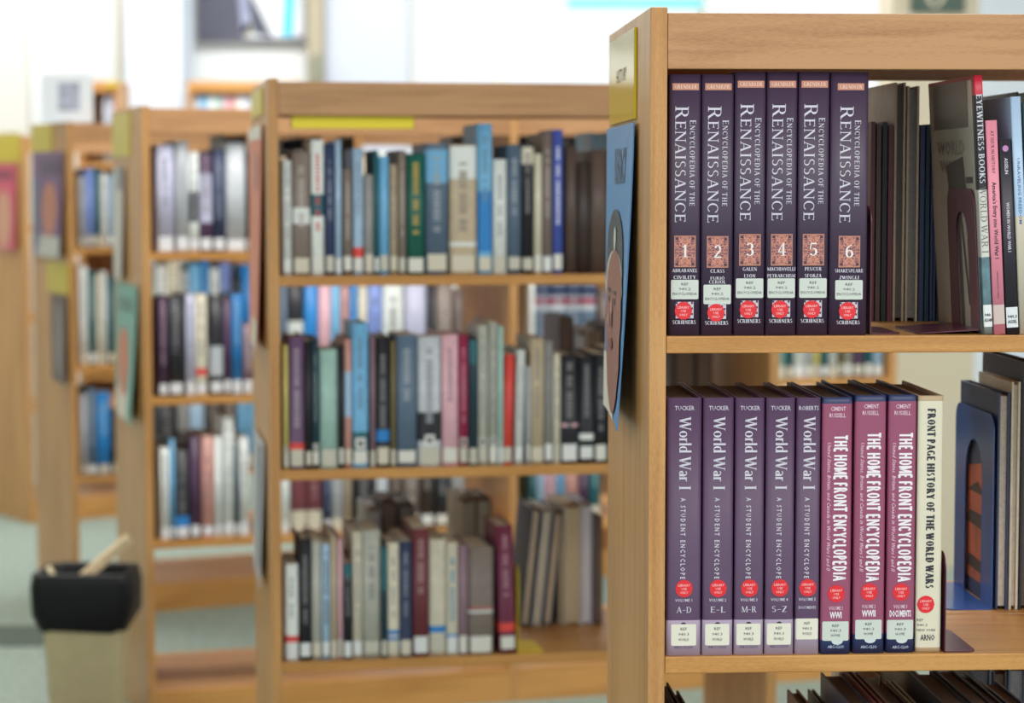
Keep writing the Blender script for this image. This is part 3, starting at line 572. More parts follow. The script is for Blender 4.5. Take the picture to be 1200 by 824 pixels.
# World War I student encyclopedia
ww = [(781, 822, 'TUCKER', 'VOLUME 1', 'A-D'), (823.5, 859.5, 'TUCKER', 'VOLUME 2', 'E-L'), (861, 895.5, 'TUCKER', 'VOLUME 3', 'M-R'), (897, 931, 'TUCKER', 'VOLUME 4', 'S-Z'), (932.5, 961, 'ROBERTS', 'VOLUME 5', 'DOCUMENTS')]
for i, (x0, x1, au, vl, rg) in enumerate(ww):
    B = near(U1, 1, x0, x1, 466.5, .006, lambda h: [(0, 1), (h*.138, 0)], [PUR2, LAV], .205, ('purple World War I student encyclopedia volume lettered %s' % rg) if i < 4 else 'thinner purple World War I encyclopedia volume of documents, by Roberts', 'purple World War I encyclopedia volumes', bot=771)
    cx = B.w/2; Z = B.Z; k = B.k; nar = 1 if i < 4 else .86
    B.flat('author_print', text_polys(au, cx-11.5*k, cx+11.5*k, Z(481), Z(475.8), bold=.005), SILVER)
    B.flat('title_print', text_polys('World War I', cx-6*k, cx+8.3*k, Z(574.5), Z(488.5), True, 'serif', weight=1.08, track=-.02, cap=True), SILVER)
    B.flat('subtitle_print', text_polys('A   S T U D E N T   E N C Y C L O P E', cx-4.2*k, cx+1.8*k, Z(680), Z(584), True, bold=.018), SILVER)
    redspot(B, cx+.5*k, Z(691.3))
    B.flat('volume_print', text_polys(vl, cx-10*k, cx+10*k, Z(707), Z(703.4), bold=.01), SILVER)
    if i < 4: B.flat('range_print', text_polys(rg, cx-8.5*k, cx+9*k, Z(720), Z(713), kind='serif', cap=True), SILVER)
    else: B.flat('range_print', text_polys(rg, cx-10*k, cx+10*k, Z(716.6), Z(713.2), bold=.01), SILVER)
    B.flat('printed_arc', disc_polys(cx, Z(735), 3.6*k, a0='top'), BLACK, .0004)
    if i < 4: call_label(B, cx-14.5*k, cx+15*k*(1 if x1-x0 > 36 else .93), Z(759), Z(733.5), ('REF', '940.3', 'WORLD'), CREAM)
    else: call_label(B, cx-13*k, cx+13*k, Z(753), Z(728), ('REF', '940.3', 'WORLD'), CREAM)
    if i < 4: B.flat('publisher_print', text_polys('ABC-CLIO', cx-11*k, cx+11*k, Z(762.6), Z(759.6), bold=.01), mat((90, 80, 110)))
ROSE = mat((150, 74, 104), .36, .05, scale=15); NAVY = mat((38, 50, 92), .36)
hf = [(962.5, 998, 'VOLUME 1', 'WWI', 466, 770, 3, .055), (1000.5, 1037.5, 'VOLUME 2', 'WWII', 463.5, 768, 0, .075), (1039.5, 1073, 'VOLUME 3', 'DOCUMENTS', 463, 767, 0, .075)]
for i, (x0, x1, vl, rg, tp, bt, dy, nb) in enumerate(hf):
    B = near(U1, 1, x0, x1, tp, .006+.002*i, lambda h, nb=nb: [(0, 1), (h*nb, 0), (h*.976, 1)], [ROSE, NAVY], .205, 'rose and navy Home Front Encyclopedia volume marked %s' % rg, 'rose Home Front encyclopedia volumes', bot=bt)
    cx = B.w/2; Z = B.Z; k = B.k
    B.flat('author_print', text_polys('CIMENT', cx-8*k, cx+9.5*k, Z(478.8+dy), Z(473.8+dy), bold=.01)+text_polys('RUSSELL', cx-9.5*k, cx+9.5*k, Z(486.5+dy), Z(481.5+dy), bold=.01), mat((232, 200, 216)))
    B.flat('title_print', text_polys('THE HOME FRONT ENCYCLOPEDIA', cx-4.5*k, cx+12.5*k, Z(683), Z(507.5+dy), True, 'serif', cap=True, block=True, track=.1), mat((240, 232, 238)))
    B.flat('subtitle_print', text_polys('United States, Britain, and Canada in World Wars I and II', cx-12*k, cx-7*k, Z(671), Z(519), True, shear=.35, bold=.004, space=1.05), mat((236, 200, 218)))
    redspot(B, cx+.5*k, Z(695+dy))
    B.flat('volume_print', text_polys(vl, cx-8*k, cx+8*k, Z(714.5+dy), Z(710+dy), bold=.01), mat((232, 200, 216)))
    hw = {0: 7, 1: 8, 2: 12.5}[i]
    B.flat('range_print', text_polys(rg, cx-hw*k, cx+hw*k, Z(724.5+dy), Z(716.5+dy), bold=.03), mat((240, 232, 238)))
    call_label(B, cx-15.5*k, cx+15.5*k, Z(751+dy), Z(728+dy), ('REF', '940.3', 'HOME'))
    B.flat('logo_disc', disc_polys(cx+2*k, Z(751+dy), 7*k, ry=-.0045), mat((206, 214, 214)), .0004)
    B.flat('publisher_print', text_polys('ABC-CLIO', cx-9*k, cx+10*k, Z(762+dy*.3), Z(758.5+dy*.3), bold=.01), mat((190, 200, 226)))
CR = mat((222, 214, 190), .4, .04, scale=20); TANB = mat((184, 160, 126), .5)
B = near(U1, 1, 1074.5, 1104.5, 464, .010, lambda h: [(0, 1), (.0055, 0), (h*.98, 1)], [CR, TANB], .20, 'cream Front Page History of the World Wars book, last beside burgundy bookend', 'books on the second shelf of the near bookcase', bot=766)
cx = B.w/2-.5*B.k; Z = B.Z; k = B.k
B.flat('title_print', text_polys('FRONT PAGE HISTORY OF THE WORLD WARS', cx-4*k, cx+6*k, Z(690), Z(479), True, 'serif', cap=True, weight=2.3, track=.1), mat((50, 52, 58)))
redspot(B, cx-3*k, Z(709))
B.flat('label_print', text_polys('REF', cx-13*k, cx-6*k, Z(729), Z(726))+text_polys('940.3', cx-13*k, cx-1*k, Z(735), Z(732))+text_polys('NEW YORK', cx-13*k, cx+9*k, Z(741), Z(738)), INK)
B.flat('publisher_print', text_polys('ARNO', cx-9*k, cx+8*k, Z(752), Z(744.5), bold=.02), mat((58, 60, 66)))
# right end of the top shelf
gB = 'books at the right end of the near top shelf'
LN = -.056
B = near(U1, 0, 1155.5, 1166, 88, .010, lambda h: [(0, 3), (h*.035, 1), (h*.30, 2), (h*.31, 2), (h*.56, 0), (h*.925, 4)], [mat((26, 26, 30), .35), mat((90, 120, 128), .4, .6, scale=50), mat((206, 206, 196), .4), mat((120, 130, 128)), mat((196, 40, 62), .35)], .215, 'tall black and white Eyewitness Books World War I book with red top', gB, lean=LN, bot=392, hard=True, r=.001)
cx = B.w/2; k = B.k; Z = B.Z
B.flat('title_print', text_polys('EYEWITNESS BOOKS', cx-3.2*k, cx+3.6*k, Z(214), Z(110), True, 'serif', cap=True, weight=1.3), SILVER)
B.flat('subtitle_print', text_polys('WORLD WAR I', cx-3.6*k, cx+3.8*k, Z(296), Z(218), True, 'serif', cap=True, weight=.8), mat((110, 100, 100)))
B.flat('spine_label', rect_polys(cx-5*k, cx+5*k, Z(383), Z(357)), mat((226, 230, 228)), .0005)
B.flat('label_print', text_polys('940.', cx-4*k, cx+4*k, Z(371), Z(367), bold=.02)+text_polys('ADAM', cx-4.5*k, cx+4.5*k, Z(377), Z(373), bold=.02), BLACK, .0008)
# its printed front cover, facing left
bm = bmesh.new(); box(bm, -.0006, -.0001, .012, .21, .004, B.h-.004); cv = link('cover_print', bm, mat((188, 180, 160), .22, .10, scale=12), B.root); cv['label'] = 'faded printed front cover'
def on_cover(polys, m, nm, off=.0009):
    bm = bmesh.new()
    for q in polys: bm.faces.new([bm.verts.new((-off, y, z)) for y, z in q])
    return link(nm, bm, m, B.root)
on_cover([[(.03, B.h-.055), (.19, B.h-.055), (.19, B.h-.004), (.03, B.h-.004)]], mat((96, 88, 78), .3), 'cover_band')
on_cover(text_polys('WORLD', .18, .05, B.h-.085, B.h-.068, bold=.02)+text_polys('WAR I', .17, .07, B.h-.105, B.h-.09, bold=.02), mat((120, 110, 98)), 'cover_title')
S_ = mat((62, 52, 46), .4)
on_cover([[(.05, .155), (.13, .150), (.14, .185), (.06, .195)], [(.08, .0), (.095, .0), (.10, .15), (.085, .15)], [(.05, .03), (.058, .03), (.09, .15), (.082, .15)], [(.12, .03), (.128, .03), (.105, .15), (.098, .15)], [(.02, .165), (.05, .165), (.05, .172), (.02, .172)]], S_, 'cover_picture', .0010)
PK = mat((224, 138, 156), .42)
B = near(U1, 0, 1167, 1181, 141, .010, lambda h: [(0, 0)], [PK], .14, "pink America's Entry into World War I book leaning left on top shelf", gB, lean=LN, bot=392, hard=False, r=.0008)
cx = B.w/2; k = B.k; Z = B.Z
B.flat('series_print', text_polys('AT ISSUE IN HISTORY', cx-1.6*k, cx+2.2*k, Z(203), Z(153), True), mat((90, 50, 60)))
B.flat('title_print', text_polys("America's Entry into World War I", cx-3.5*k, cx+3*k, Z(303), Z(213), True, bold=.02), mat((50, 26, 34)))
B.flat('small_print', text_polys('GREENHAVEN PRESS', cx-1*k, cx+1*k, Z(350), Z(317), True), mat((120, 60, 74)))
B.flat('spine_label', rect_polys(cx-6.5*k, cx+6.5*k, Z(380), Z(357)), mat((206, 186, 180)), .0005)
B = near(U1, 0, 1182, 1196.5, 163, .010, lambda h: [(0, 0)], [mat((44, 40, 50), .4)], .15, 'black Women in World War I book by Asselin, leaning left', gB, lean=LN, bot=392, hard=True, r=.001)
cx = B.w/2; k = B.k; Z = B.Z
B.flat('logo_disc', disc_polys(cx, Z(174), 3.6*k), mat((190, 130, 180)))
B.flat('author_print', text_polys('ASSELIN', cx-1.8*k, cx+2.2*k, Z(204), Z(185), True, bold=.02), SILVER)
B.flat('title_print', text_polys('WOMEN IN WORLD WAR I', cx-1.8*k, cx+2.2*k, Z(295), Z(237), True, bold=.02), SILVER)
B.flat('spine_label', rect_polys(cx-6.8*k, cx+6.8*k, Z(384), Z(360)), mat((222, 226, 228)), .0005)
B.flat('label_print', text_polys('940.3', cx-5.5*k, cx+5.5*k, Z(373), Z(369), bold=.02)+text_polys('ASSEL', cx-5.5*k, cx+5.5*k, Z(379), Z(375), bold=.02), BLACK, .0008)
B = near(U1, 0, 1197.5, 1210, 113, .010, lambda h: [(0, 1), (h*.5, 0)], [mat((170, 196, 222), .3), mat((206, 196, 176), .3)], .17, 'pale blue Unraveling Freedom book leaning left at right edge', gB, lean=LN, bot=392, hard=False, r=.0015)
cx = B.w/2; k = B.k; Z = B.Z
B.flat('title_print', text_polys('UNRAVELING FREEDOM', cx-1.8*k, cx+1.8*k, Z(262), Z(185), True, bold=.01), mat((70, 110, 160)))
B = near(U1, 0, 1211.5, 1226, 120, .010, lambda h: [(0, 0)], [mat((60, 84, 84), .4)], .17, 'dark green book leaning at far right edge of near top shelf', gB, lean=LN, bot=392, hard=True, r=.0015)

# third shelf of the near case: tops of leaning books
def low_book(x0, x1, top, lean, c, n, v=.03, pg=(124, 102, 88), d=.2, desc=None, k=0):
    z = U1.sh[2]; a, b = U1.u(x0, v, z+.27), U1.u(x1, v, z+.27); h = top
    wd = b-a; ua = a-math.sin(lean)*h
    loc = U1.P(ua, v, z+.0004+(math.sin(lean)*wd if lean > 0 else 0))
    B = Book(wd, h, d, loc, U1.a, lean, mats=[mat(c, .42, .1)], pages=mat(pg, .8, .1), seg=6, r=.002)
    tag(B.root, '%s, %s from left of tops showing below near second shelf' % (desc, ORD[n]), 'book', 'books on the third shelf of the near bookcase')
lb = [(783, 790, .272, 'thin black book', (40, 32, 34)), (791, 798, .272, 'thin dark brown book', (60, 44, 40)), (799, 808, .272, 'black book', (38, 32, 34)), (809, 821, .262, 'dark grey book', (48, 42, 44)),
      (958, 972, .262, 'brown book', (126, 78, 58)), (984, 992, .262, 'thin dark book', (52, 44, 52)), (1000, 1026, .282, 'slate grey book', (96, 96, 116)), (1027, 1036, .287, 'maroon book', (120, 50, 50)), (1037, 1046, .284, 'brown book', (132, 90, 76)), (1060, 1082, .27, 'dark maroon book', (80, 40, 46)), (1083, 1092, .272, 'tan book', (170, 150, 124)),
      (1110, 1140, .283, 'wide glossy dark grey book', (70, 68, 74)), (1141, 1165, .286, 'wide black book', (40, 36, 38)), (1166, 1184, .280, 'charcoal book', (56, 52, 56)), (1185, 1200, .262, 'grey-green book', (90, 92, 84)), (1201, 1222, .27, 'blue-grey book', (78, 82, 110))]
for i, (x0, x1, h, ds, c) in enumerate(lb): low_book(x0, x1, h, 0, c, i+1, desc=ds)

# ------------------------------------------------------------------ bookends
def bookend(U, lvl, px, v, m, label, hgt, flip=1, w=.12, foot=.11, name='bookend', arch=True):
    z = U.sh[lvl]; u = U.u(px, v, z+.02); o = tag(empty(name, U.P(u, v, z+.0003), (0, 0, U.a)), label, 'bookend', 'metal bookends')
    bm = bmesh.new(); t = .0012; n = 8; rr = .02   # upright plate with rounded upper corners, arched tongue cut
    out = [(0, 0)]+[(0, hgt-rr)]+[(rr-rr*math.cos(a*math.pi/2/n), hgt-rr+rr*math.sin(a*math.pi/2/n)) for a in range(1, n+1)]+[(w-rr+rr*math.sin(a*math.pi/2/n), hgt-rr+rr*math.cos(a*math.pi/2/n)) for a in range(n+1)]+[(w, 0)]
    if arch:
        c0, c1, ch = w*.28, w*.72, hgt*.66
        out += [(c1, 0), (c1, ch)]+[((c0+c1)/2+(c1-c0)/2*math.cos(a*math.pi/n), ch+(c1-c0)/2*math.sin(a*math.pi/n)) for a in range(1, n)]+[(c0, ch), (c0, 0)]
    vs = [bm.verts.new((0, y, zz)) for y, zz in out]; f = bm.faces.new(vs)
    e = bmesh.ops.extrude_face_region(bm, geom=[f]); bmesh.ops.translate(bm, vec=(t*flip, 0, 0), verts=[q for q in e['geom'] if isinstance(q, bmesh.types.BMVert)])
    bmesh.ops.triangulate(bm, faces=bm.faces); bmesh.ops.recalc_face_normals(bm, faces=bm.faces)
    link('upright_plate', bm, m, o)
    bm = bmesh.new(); x0, x1 = 0, foot*flip; r2 = .012
    pts = [(x0, .0)]+[(x1-r2*flip+r2*flip*math.sin(a*math.pi/2/6), r2-r2*math.cos(a*math.pi/2/6)) for a in range(7)]+[(x1-r2*flip+r2*flip*math.cos(a*math.pi/2/6), w-r2+r2*math.sin(a*math.pi/2/6)) for a in range(7)]+[(x0, w)]
    vs = [bm.verts.new((x, y, 0)) for x, y in pts]; f = bm.faces.new(vs)
    e = bmesh.ops.extrude_face_region(bm, geom=[f]); bmesh.ops.translate(bm, vec=(0, 0, t), verts=[q for q in e['geom'] if isinstance(q, bmesh.types.BMVert)]); bmesh.ops.recalc_face_normals(bm, faces=bm.faces)
    link('foot_plate', bm, m, o)
    return o
BURG = mat((88, 34, 52), .3)
bookend(U1, 1, 1107, .008, BURG, 'burgundy metal bookend beside cream book on near second shelf', .11, foot=.036, w=.13, arch=False)
bookend(U1, 0, 1019.6, .02, BURG, 'burgundy metal bookend foot right of purple number 6', .14, foot=.035, w=.12)
o = bookend(U1, 0, 1149, .02, BURG, 'burgundy metal bookend standing left of the Eyewitness book', .155, flip=-1, foot=.07, w=.125)
o.rotation_euler = (0, -.056, U1.a); o.location += Vector((0, 0, .004))
bookend(U1, 1, 1163, .262, mat((44, 92, 170), .2), 'glossy blue metal bookend in back row behind burgundy bookend', .236, flip=-1, foot=.058, w=.19, arch=True)
# book with a printed cover behind the blue bookend
bookend(U2, 2, 607, .012, mat((240, 208, 50), .35), 'yellow metal bookend right of dark magenta book', .16, foot=.05, w=.12, arch=False)
bk = [o for o in COL.objects if str(o.get('label', '')).startswith('dark blue picture book')][0]
_w = max(v.co.x for v in bk.children[0].data.vertices)
bm = bmesh.new()
for q in ([(.03, .02), (.17, .02), (.17, .10), (.12, .17), (.05, .16)],): bm.faces.new([bm.verts.new((_w+.0004, y, z)) for y, z in q])
link('cover_picture', bm, mat((190, 96, 62), .35, .35, scale=30), bk)
bm = bmesh.new()
for q in ([(.05, .035), (.16, .03), (.15, .045), (.06, .05)], [(.05, .09), (.15, .085), (.13, .105), (.06, .105)], [(.05, .13), (.13, .13), (.10, .145)]): bm.faces.new([bm.verts.new((_w+.0008, y, z)) for y, z in q])
link('picture_shadows', bm, mat((52, 34, 34), .4), bk)

# ------------------------------------------------------------------ signs and posters on the case ends
def on_side(U, v_px, w_):  # photo column on the outer face -> depth v
    k = (v_px-600)/F; z = w_
    cp, sp = math.cos(PITCH), math.sin(PITCH)
    # X - v s = k*((Y+v c)cp-(z-EYE)sp)
    return (U.X-k*(U.Y*cp-(z-EYE)*sp))/(U.s+k*U.c*cp)
def sheet(U, xl, xr, yt, yb, m, name, label, cat, shapes, curl=0, thick=.0015, group=None, edge_dark=True, zc=None):
    """sheet on the outer end face of a case; xl/xr photo columns of its rear and front edges, yt/yb rows at the front edge"""
    zc = zc or 1.2
    v1, v0 = on_side(U, xl, zc), on_side(U, xr, zc); v1 = min(v1, DEP-.006)
    z1, z0 = U.z(yt, 0, v0), U.z(yb, 0, v0)
    H = z1-z0; Wd = v1-v0; off0 = .0005+(.004 if curl else 0)
    def M(s, t, o=0):   # s 0 rear .. 1 front, t 0 bottom .. 1 top
        b = curl*(1-t)**1.35*(.15+.85*s**1.5)
        return (-(off0+thick+b+o), v1-s*Wd, z0+t*H-(z0))
    root = tag(empty(name, U.P(0, 0, z0), (0, 0, U.a)), label, cat, group)
    bm = bmesh.new(); n = 12 if curl else 1
    g = [[[bm.verts.new(Vector(M(i/n, j/n, k))) for j in range(n+1)] for i in range(n+1)] for k in (0, -thick)]
    for i in range(n):
        for j in range(n):
            for k in (0, 1):
                a, b, c, d = g[k][i][j], g[k][i+1][j], g[k][i+1][j+1], g[k][i][j+1]
                bm.faces.new((a, b, c, d) if k == 0 else (d, c, b, a))
    for i in range(n):
        for (A, B_) in ((g[0], g[1]),):
            bm.faces.new((A[i+1][0], A[i][0], B_[i][0], B_[i+1][0])); bm.faces.new((A[i][n], A[i+1][n], B_[i+1][n], B_[i][n]))
            bm.faces.new((A[0][i], A[0][i+1], B_[0][i+1], B_[0][i])); bm.faces.new((A[n][i+1], A[n][i], B_[n][i], B_[n][i+1]))
    bmesh.ops.recalc_face_normals(bm, faces=bm.faces)
    link('printed_sheet', bm, m, root)
    for q, (nm, c, polys) in enumerate(shapes):
        bm = bmesh.new()
        for p in polys: bm.faces.new([bm.verts.new(Vector(M(s, t, .0006+q*.00035))) for s, t in p])
        link(nm, bm, c if not isinstance(c, tuple) else mat(c, .4), root)
    return root
def disc2(cx, cy, rx, ry, n=10, m=8):
    out = []
    for i in range(n):
        t0, t1 = -1+2*i/n, -1+2*(i+1)/n; h0, h1 = math.sqrt(max(0, 1-t0*t0)), math.sqrt(max(0, 1-t1*t1))
        for j in range(m):
            f0, f1 = -1+2*j/m, -1+2*(j+1)/m
            out.append([(cx+t0*rx, cy+f0*h0*ry), (cx+t1*rx, cy+f0*h1*ry), (cx+t1*rx, cy+f1*h1*ry), (cx+t0*rx, cy+f1*h0*ry)])
    r = []
    for q in out:
        p = []
        for a in q:
            a = (min(1, max(0, a[0])), min(1, max(0, a[1])))
            if not p or (abs(a[0]-p[-1][0])+abs(a[1]-p[-1][1])) > 1e-5: p.append(a)
        if len(p) > 2 and (abs(p[0][0]-p[-1][0])+abs(p[0][1]-p[-1][1])) < 1e-5: p.pop()
        if len(p) > 2: r.append(p)
    return r
def rc(x0, x1, y0, y1): return [[(x0+(x1-x0)*i/4, y0+(y1-y0)*j/6), (x0+(x1-x0)*(i+1)/4, y0+(y1-y0)*j/6), (x0+(x1-x0)*(i+1)/4, y0+(y1-y0)*(j+1)/6), (x0+(x1-x0)*i/4, y0+(y1-y0)*(j+1)/6)] for i in range(4) for j in range(6)]
YEL = mat((206, 182, 16), .14); YEL2 = mat((204, 182, 26), .35)
sheet(U1, 717, 746.5, 32, 139, YEL, 'end_sign', 'glossy yellow sign on near bookcase end above blue poster', 'sign', [('sign_print', (120, 112, 50), text_polys('HISTORY', .32, .72, .46, .62, bold=.01))], thick=.003, group='yellow end signs', zc=1.42)
sheet(U1, 716.5, 748, 143.5, 505, mat((84, 142, 196), .4), 'poster', 'blue poster of a face in dark cap, curling off near bookcase end', 'poster', [
 ('poster_lettering', (70, 96, 130), text_polys('LEGACY', .36, .80, .80, .925, bold=.03)),
 ('white_corner', (226, 222, 206), rc(0, .62, 0, .2)),
 ('cap', (44, 52, 58), disc2(.46, .50, .40, .215)),
 ('cap_brim_line', (206, 206, 198), disc2(.48, .44, .41, .135)),
 ('face', (150, 88, 68), disc2(.50, .34, .42, .235)+disc2(.56, .2, .40, .18)),
 ('cap_emblem', (216, 220, 208), disc2(.48, .615, .05, .04, 6, 3)),
 ('eyes', (56, 34, 30), disc2(.28, .40, .06, .012, 6, 2)+disc2(.55, .40, .06, .012, 6, 2)+disc2(.27, .43, .08, .008, 6, 2)+disc2(.55, .43, .08, .008, 6, 2)),
 ('nose_shade', (112, 62, 48), disc2(.42, .33, .06, .03, 6, 3)),
 ('mouth', (116, 52, 50), disc2(.42, .25, .12, .018, 8, 2)),
 ('face_highlights', (206, 150, 128), disc2(.44, .37, .025, .045, 6, 3)+disc2(.3, .33, .04, .02, 6, 2)),
 ], curl=.018, group='posters on bookcase ends', zc=1.3)
sheet(U2, 296.5, 309, 103, 134, YEL2, 'end_sign', 'yellow sign on second bookcase end above orange poster', 'sign', [], thick=.003, group='yellow end signs', zc=1.42)
sheet(U2, 296, 311, 146, 412, mat((212, 122, 92), .45), 'poster', 'orange poster with white head and foot on second bookcase end', 'poster', [('poster_head', (214, 210, 200), rc(0, 1, .94, 1)), ('poster_foot', (222, 214, 192), rc(.3, 1, .0, .13)), ('poster_lettering', (160, 104, 92), rc(.55, .75, .72, .88))], curl=.012, group='posters on bookcase ends', zc=1.2)
sheet(U2, 301, 313, 520, 690, mat((188, 192, 200), .3), 'poster', 'narrow silver-grey leaflet low on second bookcase end', 'poster', [('leaflet_print', (70, 76, 86), rc(.55, .8, .1, .95))], curl=.01, group='posters on bookcase ends', zc=.7)
sheet(U3, 133, 153, 131, 183, YEL2, 'end_sign', 'yellow sign on third bookcase end above grey poster', 'sign', [], thick=.003, group='yellow end signs', zc=1.42)
sheet(U3, 136, 148, 196, 328, mat((196, 192, 184), .4), 'poster', 'narrow grey-white poster under yellow sign on third bookcase end', 'poster', [('poster_head', (120, 124, 136), rc(.4, 1, .8, 1))], curl=.01, group='posters on bookcase ends', zc=1.2)
sheet(U3, 139, 163, 336, 498, mat((104, 168, 156), .4), 'poster', 'teal poster with orange figure on third bookcase end', 'poster', [('poster_foot', (222, 214, 198), rc(0, .7, 0, .22)), ('orange_figure', (208, 112, 72), disc2(.42, .42, .3, .26)), ('poster_lettering', (66, 120, 114), rc(.15, .8, .8, .9))], curl=.022, group='posters on bookcase ends', zc=1.05)
sheet(U4, 38, 62, 146, 178, YEL2, 'end_sign', 'yellow sign at top of fourth bookcase end, above purple poster', 'sign', [], thick=.003, group='yellow end signs', zc=1.42)
sheet(U4, 41, 76, 177, 303, mat((112, 72, 124), .4), 'poster', 'purple poster with brown face on fourth bookcase end', 'poster', [('poster_foot', (190, 190, 184), rc(.15, 1, 0, .2)), ('face', (186, 110, 84), disc2(.6, .45, .28, .26)), ('poster_side', (92, 100, 130), rc(0, .25, .1, .75)), ('poster_lettering', (70, 50, 86), rc(.3, .9, .78, .92))], curl=.015, group='posters on bookcase ends', zc=1.25)
sheet(U4, 56, 81, 308, 345, YEL2, 'end_sign', 'lower yellow sign on fourth bookcase end, below purple poster', 'sign', [], thick=.003, group='yellow end signs', zc=1.0)
sheet(U4, 62, 80, 348, 450, mat((84, 66, 62), .4), 'poster', 'dark brown poster below lower yellow sign, fourth bookcase end', 'poster', [('poster_figure', (130, 124, 124), disc2(.5, .5, .25, .45))], curl=.008, group='posters on bookcase ends', zc=.95)
sheet(U5, -6, 24, 155, 190, YEL2, 'end_sign', 'yellow sign at left photo edge above pink poster', 'sign', [], thick=.003, group='yellow end signs', zc=1.42)
sheet(U5, -10, 21, 192, 294, mat((206, 72, 104), .4), 'poster', 'pink poster on farthest left bookcase end', 'poster', [('poster_figure', (206, 150, 120), disc2(.55, .35, .3, .35)), ('poster_lettering', (130, 40, 70), rc(.2, .9, .82, .92))], curl=.012, group='posters on bookcase ends', zc=1.25)
# yellow strip under the front rail of the second case
z = T_TOP-.0655; a, b = U2.u(342, .02, z), U2.u(485, .02, z)
o = tag(empty('shelf_sign', U2.P(a, .0, z-.0225), (0, 0, U2.a)), 'long yellow label strip under top rail of second bookcase', 'sign')
part('label_strip', o, mat((246, 226, 44), .4), 0, b-a, .022, .024, 0, .021); part('strip_holder', o, W_RAIL, -.002, b-a+.002, .0245, .030, -.001, .0225)
# white sign standing on the fourth case
o = tag(empty('sign_holder', U4.P(-.03, .12, T_TOP), (0, 0, .05)), 'white framed paper sign standing on top of fourth bookcase', 'sign')
part('sign_panel', o, mat((232, 238, 244), .4), -.02, .135, 0, .004, .0, .145); part('printed_picture', o, mat((170, 176, 196), .5, .35, scale=40), .03, .095, -.0015, -.0003, .035, .12); part('foot', o, mat((225, 232, 238), .3), .0, .12, -.01, .04, -.0005, .003)

# ------------------------------------------------------------------ waste bin
BY = 5.42
bxp = lambda px: (px-600)/F*BY
o = tag(empty('waste_bin', (bxp(97), BY, 0)), 'beige plastic waste bin standing left of third bookcase', 'bin')
def rrect(hw, hd, r, n=5):
    P = []
    for (sx, sy, a0) in ((1, 1, 0), (-1, 1, 90), (-1, -1, 180), (1, -1, 270)):
        for i in range(n+1):
            a = math.radians(a0+90*i/n); P.append((sx*(hw-r)+r*math.cos(a), sy*(hd-r)+r*math.sin(a)))
    return P
def loft(rings, m, name, parent, cap0=True, cap1=False, smooth=True):
    bm = bmesh.new(); R = [[bm.verts.new(p) for p in r] for r in rings]; n = len(R[0])
    for a, b in zip(R, R[1:]):
        for i in range(n): bm.faces.new((a[i], a[(i+1) % n], b[(i+1) % n], b[i]))
    if cap0: bm.faces.new(R[0][::-1])
    if cap1: bm.faces.new(R[-1])
    bmesh.ops.recalc_face_normals(bm, faces=bm.faces)
    return link(name, bm, m, parent, smooth)
BEI = mat((194, 178, 138), .5, .05)
HB = .415
def ring(hw, hd, r, z, wob=0, seed=0):
    rr = random.Random(seed); return [(x*(1+rr.uniform(-wob, wob)), y*(1+rr.uniform(-wob, wob)), z+rr.uniform(-wob, wob)*.15) for x, y in rrect(hw, hd, r)]
loft([ring(.074, .062, .02, .002), ring(.078, .066, .02, .01), ring(.096, .082, .025, HB-.03), ring(.099, .085, .026, HB-.02), ring(.099, .085, .026, HB), ring(.096, .082, .026, HB), ring(.094, .080, .026, HB-.03), ring(.074, .062, .02, .012)], BEI, 'bin_body', o, True, True)
bl = tag(empty('bin_liner', (bxp(97), BY, 0)), 'black plastic bag folded over the rim of the waste bin', 'bag')
loft([ring(.101, .089, .03, HB-.125, .03, 1), ring(.113, .097, .03, HB-.09, .035, 2), ring(.116, .098, .03, HB-.05, .03, 9), ring(.117, .099, .03, HB-.02, .03, 3), ring(.112, .096, .03, HB+.004, .02, 4), ring(.101, .087, .03, HB+.010, .01, 5), ring(.090, .077, .026, HB+.002, .01, 6), ring(.086, .072, .025, HB-.06, .03, 7), ring(.07, .058, .02, .06, .03, 8)], mat((8, 8, 10), .5, .1, spec=.25), 'bag_film', bl, False, True)
def stick(name, p0, p1, wd, th, m, label, cat):
    p0, p1 = Vector(p0), Vector(p1); d = p1-p0; q = d.to_track_quat('Z', 'Y').to_euler()
    o = tag(empty(name, p0, q), label, cat); L = d.length
    bm = bmesh.new(); n = 6
    rings = []
    for i in range(n+1):
        t = i/n; bend = .012*math.sin(t*math.pi)
        rings.append([bm.verts.new((x+bend, y, t*L)) for x, y in ((-wd/2, -th/2), (wd/2, -th/2), (wd/2, th/2), (-wd/2, th/2))])
    for a, b in zip(rings, rings[1:]):
        for i in range(4): bm.faces.new((a[i], a[(i+1) % 4], b[(i+1) % 4], b[i]))
    bm.faces.new(rings[0][::-1]); bm.faces.new(rings[-1]); bmesh.ops.recalc_face_normals(bm, faces=bm.faces)
    link('card_body', bm, m, o)
    return o
stick('cardboard_piece', (bxp(84), BY, HB-.03), (bxp(146), BY+.03, HB+.075), .045, .02, mat((214, 190, 150), .7, .08), 'long tan cardboard piece sticking out of the waste bin', 'cardboard')
stick('crumpled_paper', (bxp(70), BY-.01, HB-.045), (bxp(54), BY-.02, HB+.015), .022, .012, mat((226, 208, 170), .7, .08), 'cream paper scrap at left side of the waste bin', 'paper')
m_ = part('floor_patch', None, mat((26, 26, 28), .8), bxp(30), bxp(172), 4.9, 5.67, .0005, .006); tag(m_, 'thin black patch on floor under the waste bin', 'mat')  # thin black sheet on the floor under the bin
m_ = part('floor_strip', None, mat((84, 96, 86), .95, .15, scale=60), -3.2, -1.34, 6.62, 6.92, .0005, .004); tag(m_, 'thin dark green strip on floor left of the bin', 'carpet strip')  # darker strip lying on the floor

# ------------------------------------------------------------------ far background things
def rel(px, py, y): return ((px-600)/F*y, y, bz(py, y))
